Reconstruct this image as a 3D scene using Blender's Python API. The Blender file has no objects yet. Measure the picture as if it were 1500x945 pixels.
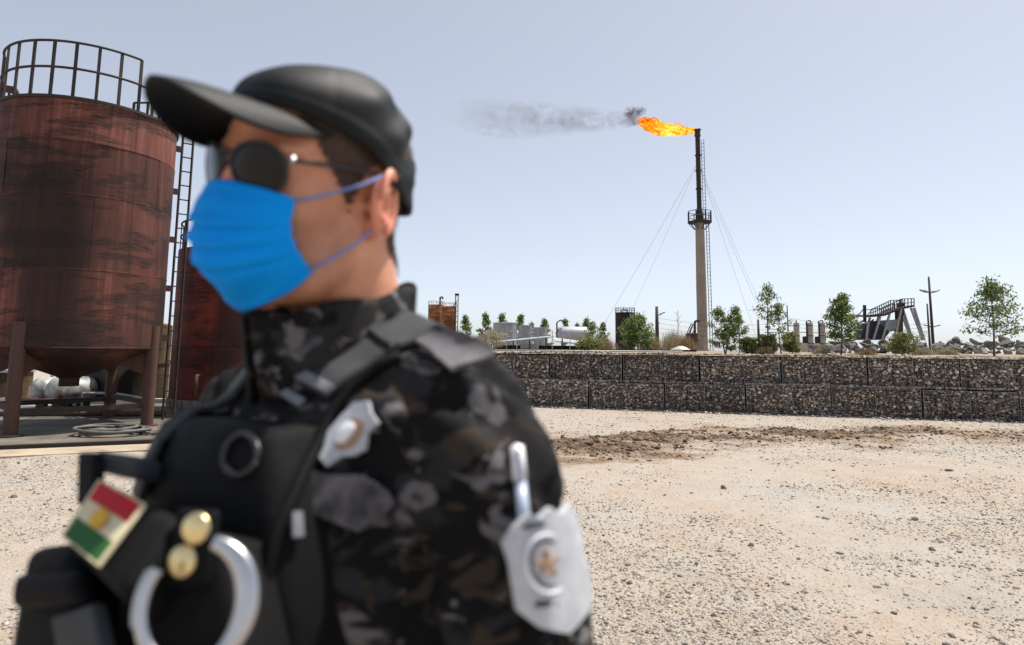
import bpy, bmesh, math, random
import numpy as np
from mathutils import Vector, Matrix, Euler
from mathutils.bvhtree import BVHTree
R = math.radians
S = bpy.context.scene
C = S.collection

# ------------------------------------------------------------------ camera
CAM_H, TILT, ROLL, FPX, CX, CY = 1.55, R(6.79), R(0.6), 940.0, 750.0, 400.0
cd = bpy.data.cameras.new('camera')
cam = bpy.data.objects.new('camera', cd); C.objects.link(cam); S.camera = cam
_f = Vector((0, math.cos(TILT), math.sin(TILT))); _u0 = Vector((0, -math.sin(TILT), math.cos(TILT))); _r0 = Vector((1, 0, 0))
_r = _r0*math.cos(ROLL) + _u0*math.sin(ROLL); _u = _u0*math.cos(ROLL) - _r0*math.sin(ROLL)
m = Matrix((_r, _u, -_f)).transposed().to_4x4(); m.translation = (0, 0, CAM_H)
cam.matrix_world = m
cd.sensor_width = 36.0; cd.lens = FPX/1500*36; cd.shift_y = (CY-472.5)/1500
cd.clip_start = 0.02; cd.clip_end = 6000
cd.dof.use_dof = True; cd.dof.focus_distance = 22.0; cd.dof.aperture_fstop = 3.4
# ------------------------------------------------------------------ world and sun
SUN_AZ, SUN_EL = math.atan2(0.45, 0.90), R(66)          # direction towards the sun, from +x counterclockwise
sd = Vector((math.cos(SUN_EL)*math.cos(SUN_AZ), math.cos(SUN_EL)*math.sin(SUN_AZ), math.sin(SUN_EL)))
wd = bpy.data.worlds.new('World'); S.world = wd; wd.use_nodes = True
nt = wd.node_tree; bg = nt.nodes['Background']
sk = nt.nodes.new('ShaderNodeTexSky'); sk.sky_type = 'NISHITA'; sk.sun_disc = False
sk.sun_elevation = SUN_EL; sk.sun_rotation = math.pi/2 - SUN_AZ
sk.altitude = 300; sk.air_density = 0.65; sk.dust_density = 1.4; sk.ozone_density = 3.5
hs = nt.nodes.new('ShaderNodeHueSaturation'); hs.inputs['Saturation'].default_value = 0.62
nt.links.new(sk.outputs[0], hs.inputs['Color']); gm = nt.nodes.new('ShaderNodeGamma'); gm.inputs['Gamma'].default_value = 0.62
nt.links.new(hs.outputs[0], gm.inputs['Color']); nt.links.new(gm.outputs[0], bg.inputs['Color'])
bg.inputs['Strength'].default_value = 0.15
sl = bpy.data.lights.new('sun', 'SUN'); sl.energy = 3.1; sl.angle = R(0.5); sl.color = (1.0, 0.95, 0.87)
so = bpy.data.objects.new('sun', sl); C.objects.link(so); so.rotation_euler = sd.to_track_quat('Z', 'Y').to_euler(); so.location = (8, 6, 30)
vs = S.view_settings; vs.view_transform = 'Standard'; vs.look = 'None'; vs.exposure = 1.18; vs.gamma = 1.0; vs.use_curve_mapping = False
S.cycles.use_denoising = True
S.cycles.max_bounces = 6; S.cycles.transparent_max_bounces = 12; S.cycles.volume_bounces = 0

# ------------------------------------------------------------------ helpers
def ray(px, py): return _f + _r*((px-CX)/FPX) - _u*((py-CY)/FPX)
def P(px, py, d):                       # world point seen at a pixel, d metres along +y
    v = ray(px, py); return Vector((0, 0, CAM_H)) + v*(d/v.y)
def G(px, py, z=0.0):                   # world point seen at a pixel, at height z
    v = ray(px, py); return Vector((0, 0, CAM_H)) + v*((z-CAM_H)/v.z)

class NT:
    """tiny node-tree writer"""
    def __init__(s, name):
        s.m = bpy.data.materials.new(name); s.m.use_nodes = True; s.t = s.m.node_tree
        s.b = s.t.nodes['Principled BSDF']; s.o = s.t.nodes['Material Output']; s._tc = None
    def n(s, kind, ins=None, **kw):
        x = s.t.nodes.new('ShaderNode'+kind)
        for k, v in kw.items(): setattr(x, k, v)
        for k, v in (ins or {}).items(): s.set(x.inputs[k], v)
        return x
    def set(s, sock, v):
        if isinstance(v, bpy.types.NodeSocket): s.t.links.new(v, sock)
        elif isinstance(v, bpy.types.Node): s.t.links.new(v.outputs[0], sock)
        else:
            if isinstance(v, tuple) and len(v) == 3 and sock.type == 'RGBA': v = v+(1,)
            sock.default_value = v
    def co(s, kind='Object', scale=(1, 1, 1), loc=(0, 0, 0)):
        if s._tc is None: s._tc = s.n('TexCoord')
        return s.n('Mapping', {'Vector': s._tc.outputs[kind], 'Scale': scale, 'Location': loc}).outputs[0]
    def noise(s, scale, detail=4, rough=0.55, vec=None, dist=0.0):
        return s.n('TexNoise', {'Scale': scale, 'Detail': detail, 'Roughness': rough, 'Distortion': dist, 'Vector': vec or s.co()}).outputs['Fac']
    def ramp(s, fac, *stops, interp='LINEAR'):
        x = s.n('ValToRGB', {'Fac': fac}); cr = x.color_ramp; cr.interpolation = interp
        while len(cr.elements) > 1: cr.elements.remove(cr.elements[-1])
        for q, (p, c) in enumerate(stops):
            e = cr.elements[0] if q == 0 else cr.elements.new(p)
            e.position = p; e.color = (c, c, c, 1) if isinstance(c, (int, float)) else tuple(c)+(1,)
        return x.outputs[0]
    def mix(s, fac, a, b, mode='MIX'):
        x = s.n('Mix', data_type='RGBA', blend_type=mode)
        s.set(x.inputs[0], fac); s.set(x.inputs[6], a); s.set(x.inputs[7], b); return x.outputs[2]
    def math(s, op, a, b=0.5):
        x = s.n('Math', operation=op); s.set(x.inputs[0], a); s.set(x.inputs[1], b); return x.outputs[0]
    def bump(s, h, strength=0.3, dist=0.01):
        b = s.n('Bump', {'Height': h, 'Strength': strength, 'Distance': dist}); s.set(s.b.inputs['Normal'], b.outputs[0])
    def P(s, **kw):
        for k, v in kw.items(): s.set(s.b.inputs[k.replace('_', ' ')], v)
        return s

def simple(name, col, rough=0.6, metal=0.0, var=0.25, scale=8.0, bump=0.0, bscale=60.0):
    k = NT(name); n = k.noise(scale, 5)
    lo = tuple(c*(1-var) for c in col); hi = tuple(min(1, c*(1+var)) for c in col)
    k.P(Base_Color=k.ramp(n, (0.3, lo), (0.7, hi)), Roughness=rough, Metallic=metal)
    if bump: k.bump(k.noise(bscale, 4), bump, 0.005)
    return k.m

def link(name, me, mat=None, parent=None, smooth=False):
    o = bpy.data.objects.new(name, me); C.objects.link(o)
    if mat is not None and not me.materials: me.materials.append(mat)
    if parent is not None: o.parent = parent
    if smooth: me.polygons.foreach_set('use_smooth', [True]*len(me.polygons))
    return o
def tag(o, label=None, cat=None, group=None, kind=None):
    if label: o['label'] = label
    if cat: o['category'] = cat
    if group: o['group'] = group
    if kind: o['kind'] = kind
    return o
def empty(name, loc=(0, 0, 0), rz=0.0):
    o = bpy.data.objects.new(name, None); C.objects.link(o); o.location = loc; o.rotation_euler = (0, 0, rz); o.empty_display_size = 0.1
    return o

class MB:
    """collects shapes into one mesh"""
    def __init__(s): s.v = []; s.f = []
    def add(s, vs, fs):
        b = len(s.v); s.v += [tuple(x) for x in vs]; s.f += [tuple(i+b for i in q) for q in fs]; return s
    def box(s, c, d, rz=0.0, M=None):
        c = Vector(c); q = Matrix.Rotation(rz, 3, 'Z') if M is None else M
        vs = [c + q @ Vector((x*d[0]/2, y*d[1]/2, z*d[2]/2)) for z in (-1, 1) for y in (-1, 1) for x in (-1, 1)]
        return s.add(vs, [(0, 2, 3, 1), (4, 5, 7, 6), (0, 1, 5, 4), (2, 6, 7, 3), (0, 4, 6, 2), (1, 3, 7, 5)])
    def bar(s, a, b, w, h=None, up=(0, 0, 1)):
        a, b = Vector(a), Vector(b); z = (b-a).normalized(); u = Vector(up)
        if abs(z.dot(u)) > 0.95: u = Vector((1, 0, 0))
        x = z.cross(u).normalized(); y = x.cross(z); h = h or w
        vs = [p + x*(i*w/2) + y*(j*h/2) for p in (a, b) for i, j in ((-1, -1), (1, -1), (1, 1), (-1, 1))]
        return s.add(vs, [(0, 1, 2, 3), (7, 6, 5, 4), (0, 4, 5, 1), (1, 5, 6, 2), (2, 6, 7, 3), (3, 7, 4, 0)])
    def tube(s, pts, r, n=8, cap=True, closed=False):
        pts = [Vector(p) for p in pts]; m_ = len(pts); rs = r if isinstance(r, (list, tuple)) else [r]*m_
        vs = []; prev = None
        for i, p in enumerate(pts):
            if closed: t = pts[(i+1) % m_]-pts[i-1]
            else: t = pts[min(i+1, m_-1)]-pts[max(i-1, 0)]
            t.normalize()
            if prev is None:
                u = Vector((0, 0, 1)) if abs(t.z) < 0.9 else Vector((1, 0, 0)); x = t.cross(u).normalized()
            else: x = (prev - t*prev.dot(t)).normalized()
            prev = x; y = t.cross(x)
            vs += [p + (x*math.cos(2*math.pi*k/n) + y*math.sin(2*math.pi*k/n))*rs[i] for k in range(n)]
        fs = [(i*n+k, i*n+(k+1) % n, (i+1)*n+(k+1) % n, (i+1)*n+k) for i in range(m_-1) for k in range(n)]
        if closed: fs += [((m_-1)*n+k, (m_-1)*n+(k+1) % n, (k+1) % n, k) for k in range(n)]
        elif cap: fs += [tuple(range(n))[::-1], tuple((m_-1)*n+k for k in range(n))]
        return s.add(vs, fs)
    def lathe(s, prof, n=32, c=(0, 0, 0), a0=0.0, a1=2*math.pi, wob=None):
        full = abs(a1-a0-2*math.pi) < 1e-6; k_ = n if full else n+1; c = Vector(c)
        vs = []
        for (r_, z) in prof:
            for k in range(k_):
                a = a0+(a1-a0)*k/n; rr = r_ + (wob(a, z) if wob else 0)
                vs.append(c+Vector((rr*math.cos(a), rr*math.sin(a), z)))
        fs = [(i*k_+k, i*k_+(k+1) % k_, (i+1)*k_+(k+1) % k_, (i+1)*k_+k) for i in range(len(prof)-1) for k in range(n)]
        return s.add(vs, fs)
    def me(s, name='mesh'):
        me = bpy.data.meshes.new(name); me.from_pydata(s.v, [], s.f); me.validate(); me.update(); return me
    def build(s, name, mat, parent=None, smooth=False, angle=None):
        me = s.me(name); o = link(name, me, mat, parent, smooth)
        if angle is not None and len(me.polygons): me.polygons.foreach_set('use_smooth', [True]*len(me.polygons)); me.set_sharp_from_angle(angle=angle)
        return o

def np_mesh(name, V, F4):
    """V (n,3), F4 (m,k) arrays, k = 3 or 4"""
    me = bpy.data.meshes.new(name); V = np.asarray(V, np.float32); F4 = np.asarray(F4, np.int32); k = F4.shape[1]
    me.vertices.add(len(V)); me.vertices.foreach_set('co', V.ravel())
    me.loops.add(F4.size); me.loops.foreach_set('vertex_index', F4.ravel())
    me.polygons.add(len(F4)); me.polygons.foreach_set('loop_start', np.arange(0, F4.size, k, dtype=np.int32))
    me.update(calc_edges=True); return me

def _hash(ix, iy, iz, seed):
    h = (ix.astype(np.int64)*374761393 + iy.astype(np.int64)*668265263 + iz.astype(np.int64)*2147483647 + seed*1274126177) & 0xffffffff
    h = ((h ^ (h >> 13))*1274126177) & 0xffffffff
    h = ((h ^ (h >> 16))*2246822519) & 0xffffffff
    return ((h ^ (h >> 15)) & 0xffff)/65535.0
def vnoise(x, y, z, seed=0):
    x, y, z = np.broadcast_arrays(np.asarray(x, float), np.asarray(y, float), np.asarray(z, float))
    fx, fy, fz = np.floor(x), np.floor(y), np.floor(z); tx, ty, tz = x-fx, y-fy, z-fz
    tx, ty, tz = (t*t*(3-2*t) for t in (tx, ty, tz)); r_ = 0
    for i in (0, 1):
        for j in (0, 1):
            for k in (0, 1):
                w = (tx if i else 1-tx)*(ty if j else 1-ty)*(tz if k else 1-tz)
                r_ = r_ + w*_hash(fx+i, fy+j, fz+k, seed)
    return r_*2-1
def fbm(x, y, z, oct=4, seed=0, gain=0.5):
    r_ = 0; a = 1.0; s = 0
    for o in range(oct):
        k = 2.0**o; r_ = r_ + a*vnoise(x*k+o*17.3, y*k-o*9.1, z*k+o*3.7, seed+o); s += a; a *= gain
    return r_/s

def surface_nets(fn, lo, hi, h):
    lo = np.array(lo, float); n = np.ceil((np.array(hi)-lo)/h).astype(int)+1
    ax = [lo[i]+h*np.arange(n[i]) for i in range(3)]
    X, Y, Z = np.meshgrid(*ax, indexing='ij'); D = fn(X, Y, Z); s = D < 0
    cn = n-1; acc = np.zeros(tuple(cn)+(3,)); cnt = np.zeros(tuple(cn))
    def sl(a, o): return a[o[0]:o[0]+cn[0], o[1]:o[1]+cn[1], o[2]:o[2]+cn[2]]
    for axis in range(3):
        for i in (0, 1):
            for j in (0, 1):
                o0 = [0, 0, 0]; oth = [k for k in range(3) if k != axis]; o0[oth[0]] = i; o0[oth[1]] = j
                o1 = list(o0); o1[axis] = 1
                a, b = sl(D, o0), sl(D, o1); mk = (a < 0) != (b < 0); t = np.where(mk, a/np.where(mk, a-b, 1), 0)
                cnt += mk
                for k in range(3): acc[..., k] += np.where(mk, (t if k == axis else o0[k]), 0)
    act = cnt > 0; idx = -np.ones(tuple(cn), np.int64); ii = np.argwhere(act); idx[act] = np.arange(len(ii))
    V = lo + h*(ii + acc[act]/cnt[act][:, None])
    quads = []
    for axis in range(3):
        b_, c_ = (axis+1) % 3, (axis+2) % 3
        s0 = [slice(None)]*3; s1 = [slice(None)]*3
        s0[axis] = slice(0, -1); s1[axis] = slice(1, None)
        chg = s[tuple(s0)] != s[tuple(s1)]
        e = np.argwhere(chg); e = e[(e[:, b_] > 0) & (e[:, c_] > 0) & (e[:, b_] < cn[b_]) & (e[:, c_] < cn[c_])]
        if not len(e): continue
        ins = s[tuple(e.T)]
        def at(db, dc):
            q = e.copy(); q[:, b_] += db; q[:, c_] += dc; return idx[tuple(q.T)]
        q = np.stack([at(-1, -1), at(0, -1), at(0, 0), at(-1, 0)], 1)
        q[~ins] = q[~ins][:, ::-1]; quads.append(q)
    return V, np.concatenate(quads)

def ell(X, Y, Z, c, r_, rot=None):
    x, y, z = X-c[0], Y-c[1], Z-c[2]
    if rot is not None:
        m_ = np.array(Euler(rot).to_matrix()).T
        x, y, z = m_[0, 0]*x+m_[0, 1]*y+m_[0, 2]*z, m_[1, 0]*x+m_[1, 1]*y+m_[1, 2]*z, m_[2, 0]*x+m_[2, 1]*y+m_[2, 2]*z
    k0 = np.sqrt((x/r_[0])**2+(y/r_[1])**2+(z/r_[2])**2); k1 = np.sqrt((x/r_[0]**2)**2+(y/r_[1]**2)**2+(z/r_[2]**2)**2)
    return k0*(k0-1)/np.maximum(k1, 1e-6)
def capsule(X, Y, Z, a, b, ra, rb=None):
    rb = ra if rb is None else rb; a = np.array(a, float); b = np.array(b, float); d = b-a
    t = np.clip(((X-a[0])*d[0]+(Y-a[1])*d[1]+(Z-a[2])*d[2])/(d@d), 0, 1)
    return np.sqrt((X-a[0]-t*d[0])**2+(Y-a[1]-t*d[1])**2+(Z-a[2]-t*d[2])**2) - (ra+(rb-ra)*t)
def smin(a, b, k):
    h = np.clip(0.5+0.5*(b-a)/k, 0, 1); return b+(a-b)*h - k*h*(1-h)
def smax(a, b, k): return -smin(-a, -b, k)
def bvh_of(*objs):
    vs, fs = [], []
    for o in objs:
        b = len(vs); mw = o.matrix_world
        vs += [mw @ v.co for v in o.data.vertices]; fs += [[i+b for i in p.vertices] for p in o.data.polygons]
    return BVHTree.FromPolygons(vs, fs)
# ================================================================== materials of the place
def rust(name, base, dark, pale, rustc=(0.20, 0.075, 0.03), streak=1.0, rough=0.75, smear=True, rnd=0.45):
    k = NT(name); v = k.co()
    big = k.noise(0.9, 5, 0.6, k.co(scale=(1.2, 1.2, 0.5)))
    st = k.noise(6, 5, 0.65, k.co(scale=(1.6, 1.6, 0.10)))
    sm = k.noise(1.25, 6, 0.60, k.co(scale=(0.55, 0.55, 2.2), loc=(4, 2, 1)), 0.6)
    fine = k.noise(38, 5, 0.7, v)
    oi = k.n('ObjectInfo').outputs['Random']
    c = k.ramp(big, (0.30, tuple(x*0.75 for x in base)), (0.70, tuple(x*1.2 for x in base)))
    c = k.mix(k.ramp(st, (0.52, 0.0), (0.72, 0.75*streak)), c, pale)
    c = k.mix(k.ramp(st, (0.30, 0.8*streak), (0.44, 0.0)), c, dark)
    if smear: c = k.mix(k.ramp(k.noise(0.55, 3, 0.5, k.co(scale=(1, 1, 0.55), loc=(2.3, 8.1, 0.0))), (0.46, 0.0), (0.58, 0.85)), c, dark)
    if smear:
        hairs = k.noise(9, 5, 0.7, k.co(scale=(0.5, 0.5, 7.0), loc=(1, 7, 3)))
        c = k.mix(k.math('MULTIPLY', k.ramp(sm, (0.48, 0.0), (0.54, 1.0)), k.ramp(hairs, (0.40, 0.25), (0.60, 1.0))), c, dark)
    c = k.mix(k.ramp(fine, (0.60, 0.0), (0.70, 0.7)), c, rustc)
    c = k.mix(1.0, c, k.ramp(oi, (0.0, (1-rnd,)*3), (1.0, (1+rnd*0.6,)*3)), 'MULTIPLY')
    k.P(Base_Color=c, Roughness=k.ramp(fine, (0.3, rough-0.15), (0.7, min(1, rough+0.15))), Specular_IOR_Level=0.3)
    k.bump(k.math('ADD', k.math('MULTIPLY', fine, 0.6), k.math('MULTIPLY', sm, 0.6)), 0.25, 0.01)
    return k.m
M_TANK = rust('rust_red_tank', (0.135, 0.043, 0.031), (0.016, 0.010, 0.008), (0.26, 0.115, 0.09), streak=0.85)
M_TANK2 = rust('dark_red_tank', (0.17, 0.032, 0.022), (0.02, 0.010, 0.008), (0.17, 0.05, 0.035), (0.16, 0.09, 0.04), 0.7)
M_LEG = rust('rusty_leg', (0.075, 0.038, 0.028), (0.02, 0.013, 0.010), (0.13, 0.07, 0.052), (0.07, 0.03, 0.02), 0.6, 0.7, False, 0.1)
M_IRON = simple('dark_iron', (0.028, 0.020, 0.017), 0.7, 0.2, 0.35, 6, 0.2, 40)
M_ORANGE = rust('orange_rust', (0.33, 0.14, 0.05), (0.09, 0.03, 0.012), (0.42, 0.24, 0.12), (0.25, 0.08, 0.02), 1.0, 0.85, True)
M_YELLOW = rust('yellow_stained_tank', (0.22, 0.13, 0.05), (0.03, 0.02, 0.012), (0.35, 0.22, 0.09), (0.12, 0.06, 0.02), 1.0)
M_BLACKT = rust('black_tank', (0.035, 0.026, 0.023), (0.014, 0.011, 0.010), (0.07, 0.045, 0.036), (0.06, 0.03, 0.02), 0.6)
M_GALV = simple('galvanised_grey', (0.24, 0.26, 0.28), 0.5, 0.15, 0.18, 3, 0.15, 30)
M_GALV2 = simple('pale_grey_steel', (0.34, 0.36, 0.38), 0.45, 0.2, 0.12, 2)
M_STACK = rust('tan_stack_paint', (0.27, 0.22, 0.175), (0.13, 0.10, 0.08), (0.34, 0.29, 0.24), (0.17, 0.10, 0.06), 0.5, 0.7, False, 0.0)
M_CONC = simple('old_concrete', (0.30, 0.28, 0.25), 0.9, 0, 0.25, 3, 0.35, 25)
M_CONCD = simple('dark_concrete', (0.10, 0.085, 0.066), 0.8, 0, 0.6, 1.4, 0.4, 30)  # dark brownish concrete with broad random blotches
M_PALE = simple('pale_pipe_paint', (0.40, 0.38, 0.34), 0.6, 0, 0.15, 5)
M_POLE = simple('dark_pole', (0.035, 0.030, 0.028), 0.8, 0, 0.3, 4)
M_WIRE = simple('wire_dark', (0.05, 0.05, 0.055), 0.6)
M_RUBBER = simple('grey_rubber', (0.10, 0.095, 0.085), 0.6, 0, 0.3, 8)
M_TRUNK = simple('bark', (0.12, 0.085, 0.06), 0.9, 0, 0.3, 25, 0.5, 80)
M_WHITEV = simple('white_vessel_paint', (0.26, 0.26, 0.25), 0.45, 0, 0.8, 4)
M_BLOCK = simple('cinder_block', (0.16, 0.145, 0.13), 0.9, 0, 0.35, 5, 0.5, 40)
def leafmat(name, a, b, c_):
    k = NT(name); at = k.n('Attribute', attribute_name='tone').outputs['Fac']
    k.P(Base_Color=k.ramp(at, (0.0, a), (0.55, b), (1.0, c_)), Roughness=0.5, Transmission_Weight=0.0)
    tr = k.n('BsdfTranslucent', {'Color': k.ramp(at, (0.0, a), (0.55, b), (1.0, c_))}); ms = k.n('MixShader', {'Fac': 0.35})
    k.t.links.new(k.b.outputs[0], ms.inputs[1]); k.t.links.new(tr.outputs[0], ms.inputs[2]); k.t.links.new(ms.outputs[0], k.o.inputs['Surface'])
    return k.m
M_LEAF = leafmat('leaf_green', (0.060, 0.090, 0.026), (0.15, 0.20, 0.055), (0.32, 0.36, 0.12))
M_LEAFY = leafmat('leaf_yellow_green', (0.09, 0.10, 0.03), (0.17, 0.19, 0.05), (0.27, 0.28, 0.09))
M_DRY = leafmat('dry_brush', (0.16, 0.095, 0.045), (0.27, 0.17, 0.085), (0.40, 0.29, 0.17))
M_STRAW = leafmat('straw_brush', (0.22, 0.18, 0.10), (0.34, 0.29, 0.18), (0.45, 0.40, 0.28))

# ================================================================== ground
RIDGE = [G(800, 650), G(900, 652), G(1000, 640), G(1150, 636), G(1250, 640), G(1350, 634), G(1550, 640)]
rx_ = np.array([p.x for p in RIDGE]); ry_ = np.array([p.y for p in RIDGE])
def ground_z(x, y):
    r_ = np.hypot(x, y)
    near = np.clip(1-(r_-14)/12, 0, 1)
    z = 0.020*fbm(x*0.5, y*0.5, 0*x, 4, 1)*near + 0.010*fbm(x*2.3, y*2.3, 0*x, 4, 11)*near + 0.0080*fbm(x*9, y*9, 0*x, 4, 21)*near
    yc = np.interp(x, rx_, ry_)+0.25*vnoise(x*0.9, 0*x, 0*x, 4)
    w = np.exp(-((y-yc)/(1.05+0.3*vnoise(x*0.7, 0*x+5, 0*x, 6)))**2)*np.clip((x-0.2)/0.8, 0, 1)*np.clip(1.35-(x-4)/9, 0.35, 1)
    z = z+w*(0.050+0.095*fbm(x*2.1, y*3.0, 0*x, 5, 31, 0.62))
    w2 = np.exp(-((y-yc-2.6)/1.2)**2)*np.clip((x-1)/1, 0, 1)
    z = z+w2*0.045*np.maximum(0, fbm(x*1.1, y*2.6, 0*x, 5, 37, 0.6))
    # little broken ledge in front of the tank pad
    lx = np.clip((-x-3.4)/0.8, 0, 1); yl = 8.35+0.35*vnoise(x*1.4, 0*x, 0*x, 8)+0.12*vnoise(x*6, 0*x, 0*x, 9)-0.10*(x+6)
    z = z+lx*0.055*np.clip((y-yl)/0.10, 0, 1)
    return z
def stain(x, y):
    yc = np.interp(x, rx_, ry_)
    w = np.exp(-(np.where(y < yc, (y-yc)/1.75, (y-yc)/1.15))**2)*np.clip((x-0.0)/0.8, 0, 1)
    n_ = fbm(x*1.2, y*2.6, 0*x, 5, 41, 0.6)
    return np.clip(w*1.30+1.45*n_-0.34, 0, 1)*np.clip(w*3, 0, 1)*np.clip(1.25-np.maximum(0, x-5.2)/6, 0.45, 1)
th = np.concatenate([np.linspace(-math.pi, R(-47), 42, endpoint=False), np.linspace(R(-47), R(45), 660, endpoint=False), np.linspace(R(45), math.pi, 42, endpoint=False)])
rr = np.concatenate([np.linspace(0.02, 2.6, 16, endpoint=False), np.geomspace(2.6, 19, 430, endpoint=False), np.geomspace(19, 6000, 70)])
A_, R_ = np.meshgrid(th, rr, indexing='xy'); X = R_*np.sin(A_); Y = R_*np.cos(A_); Z = ground_z(X, Y)
nr, na = X.shape; V = np.stack([X, Y, Z], -1).reshape(-1, 3)
i, j = np.meshgrid(np.arange(nr-1), np.arange(na), indexing='ij'); j2 = (j+1) % na
Q = np.stack([i*na+j, (i+1)*na+j, (i+1)*na+j2, i*na+j2], -1).reshape(-1, 4)[:, ::-1]
me = np_mesh('ground', V, Q); at = me.attributes.new('stain', 'FLOAT', 'POINT'); at.data.foreach_set('value', stain(X, Y).ravel().astype(np.float32))
k = NT('sandy_yard'); v = k.co()
big = k.noise(0.45, 5, 0.6, v, 0.4); mid = k.noise(2.6, 5, 0.62, v, 0.3); fine = k.noise(34, 5, 0.72, v); grit = k.n('TexVoronoi', {'Scale': 46.0, 'Vector': v}); grit2 = k.n('TexVoronoi', {'Scale': 120.0, 'Vector': v})
c = k.ramp(big, (0.30, (0.320, 0.245, 0.182)), (0.50, (0.322, 0.272, 0.222)), (0.68, (0.31, 0.288, 0.262)))
c = k.mix(k.ramp(mid, (0.38, 0.0), (0.66, 0.75)), c, (0.352, 0.318, 0.280))
c = k.mix(k.ramp(k.noise(0.9, 5, 0.6, k.co(loc=(5, 3, 0)), 0.6), (0.56, 0.0), (0.70, 0.65)), c, (0.275, 0.256, 0.235))
gr = k.n('SeparateColor', {'Color': grit.outputs['Color']}); g2 = k.n('SeparateColor', {'Color': grit2.outputs['Color']})
c = k.mix(k.math('MULTIPLY', k.ramp(gr.outputs[0], (0.80, 0.0), (0.84, 0.55)), k.ramp(grit.outputs['Distance'], (0.25, 1.0), (0.42, 0.0))), c, (0.14, 0.118, 0.10))
c = k.mix(k.math('MULTIPLY', k.ramp(g2.outputs[1], (0.82, 0.0), (0.86, 0.5)), k.ramp(grit2.outputs['Distance'], (0.3, 1.0), (0.45, 0.0))), c, (0.44, 0.41, 0.37))
c = k.mix(k.ramp(fine, (0.30, 0.45), (0.5, 0.0)), c, (0.17, 0.135, 0.10))
sn = k.n('Attribute', attribute_name='stain').outputs['Fac']
sf = k.math('MULTIPLY', sn, k.ramp(k.noise(5, 5, 0.7, v), (0.30, 0.35), (0.62, 1.0)))
c = k.mix(k.ramp(sf, (0.02, 0.0), (0.50, 0.80)), c, (0.17, 0.105, 0.058))
c = k.mix(k.ramp(sf, (0.50, 0.0), (0.90, 0.85)), c, (0.038, 0.025, 0.016))
k.P(Base_Color=c, Roughness=0.95, Specular_IOR_Level=0.15)
k.bump(k.math('ADD', k.math('ADD', k.math('MULTIPLY', fine, 0.7), k.math('MULTIPLY', grit.outputs['Distance'], -0.5)), k.math('MULTIPLY', mid, 1.2)), 0.9, 0.014)
M_GROUND = k.m
gnd = link('ground', me, M_GROUND, None, True); tag(gnd, 'pale sandy yard strewn with gravel, brown churned soil before the wall', kind='structure')

# ------------------------------------------------------------------ terrace behind the gabion wall
WA = G(820, 597); WB = G(1480, 618); WU = Vector((WB.x-WA.x, WB.y-WA.y, 0)).normalized(); WN = Vector((WU.y, -WU.x, 0))
if WN.y > 0: WN = -WN                                         # towards the camera
TZ = 1.44
def terrace_z(x, y):
    dback = -((x-WA.x)*WN.x+(y-WA.y)*WN.y)
    return TZ + 0.10*np.clip((dback-0.8)/3, 0, 1) + 0.05*np.clip((dback-4)/30, 0, 1) + 0.035*fbm(x*0.8, y*0.8, 0*x, 4, 51)*np.clip(dback/1.5, 0.2, 1)*np.clip(1-dback/60, 0.1, 1)
rows = np.concatenate([np.linspace(0.10, 9, 60, endpoint=False), np.geomspace(9, 5600, 60)])
cols = np.linspace(-8.6, 22, 250)
tv = []
for d in rows:
    spread = 1+max(0, d-2)*0.06
    s = (cols-6)*spread+6
    s = np.maximum(s, -8.6-0.16*d); tv.append(np.stack([WA.x+WU.x*s-WN.x*d, WA.y+WU.y*s-WN.y*d], -1))
tv = np.array(tv); zz_ = terrace_z(tv[..., 0], tv[..., 1]); nr, na = zz_.shape
V = np.concatenate([tv, zz_[..., None]], -1).reshape(-1, 3)
skirt = V.reshape(nr, na, 3)[:, 0].copy(); skirt[:, 0] -= 1.6; skirt[:, 2] = -0.05
i, j = np.meshgrid(np.arange(nr-1), np.arange(na-1), indexing='ij')
Q = np.stack([i*na+j, i*na+j+1, (i+1)*na+j+1, (i+1)*na+j], -1).reshape(-1, 4)
b0 = len(V); ks = np.arange(nr-1); Q2 = np.stack([b0+ks, ks*na, (ks+1)*na, b0+ks+1], -1)
k = NT('terrace_soil'); v = k.co()
c = k.ramp(k.noise(0.5, 6, 0.65, v), (0.30, (0.20, 0.145, 0.09)), (0.55, (0.275, 0.22, 0.165)), (0.72, (0.29, 0.255, 0.215)))
c = k.mix(k.ramp(k.noise(16, 5, 0.7, v), (0.30, 0.6), (0.5, 0.0)), c, (0.15, 0.125, 0.10))
k.P(Base_Color=c, Roughness=0.95, Specular_IOR_Level=0.1); k.bump(k.noise(20, 5, 0.7, v), 0.6, 0.03)
ter = link('terrace', np_mesh('terrace', np.concatenate([V, skirt]), np.concatenate([Q, Q2])), k.m, None, True)
tag(ter, 'raised stony terrace behind the gabion wall', kind='structure')

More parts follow.
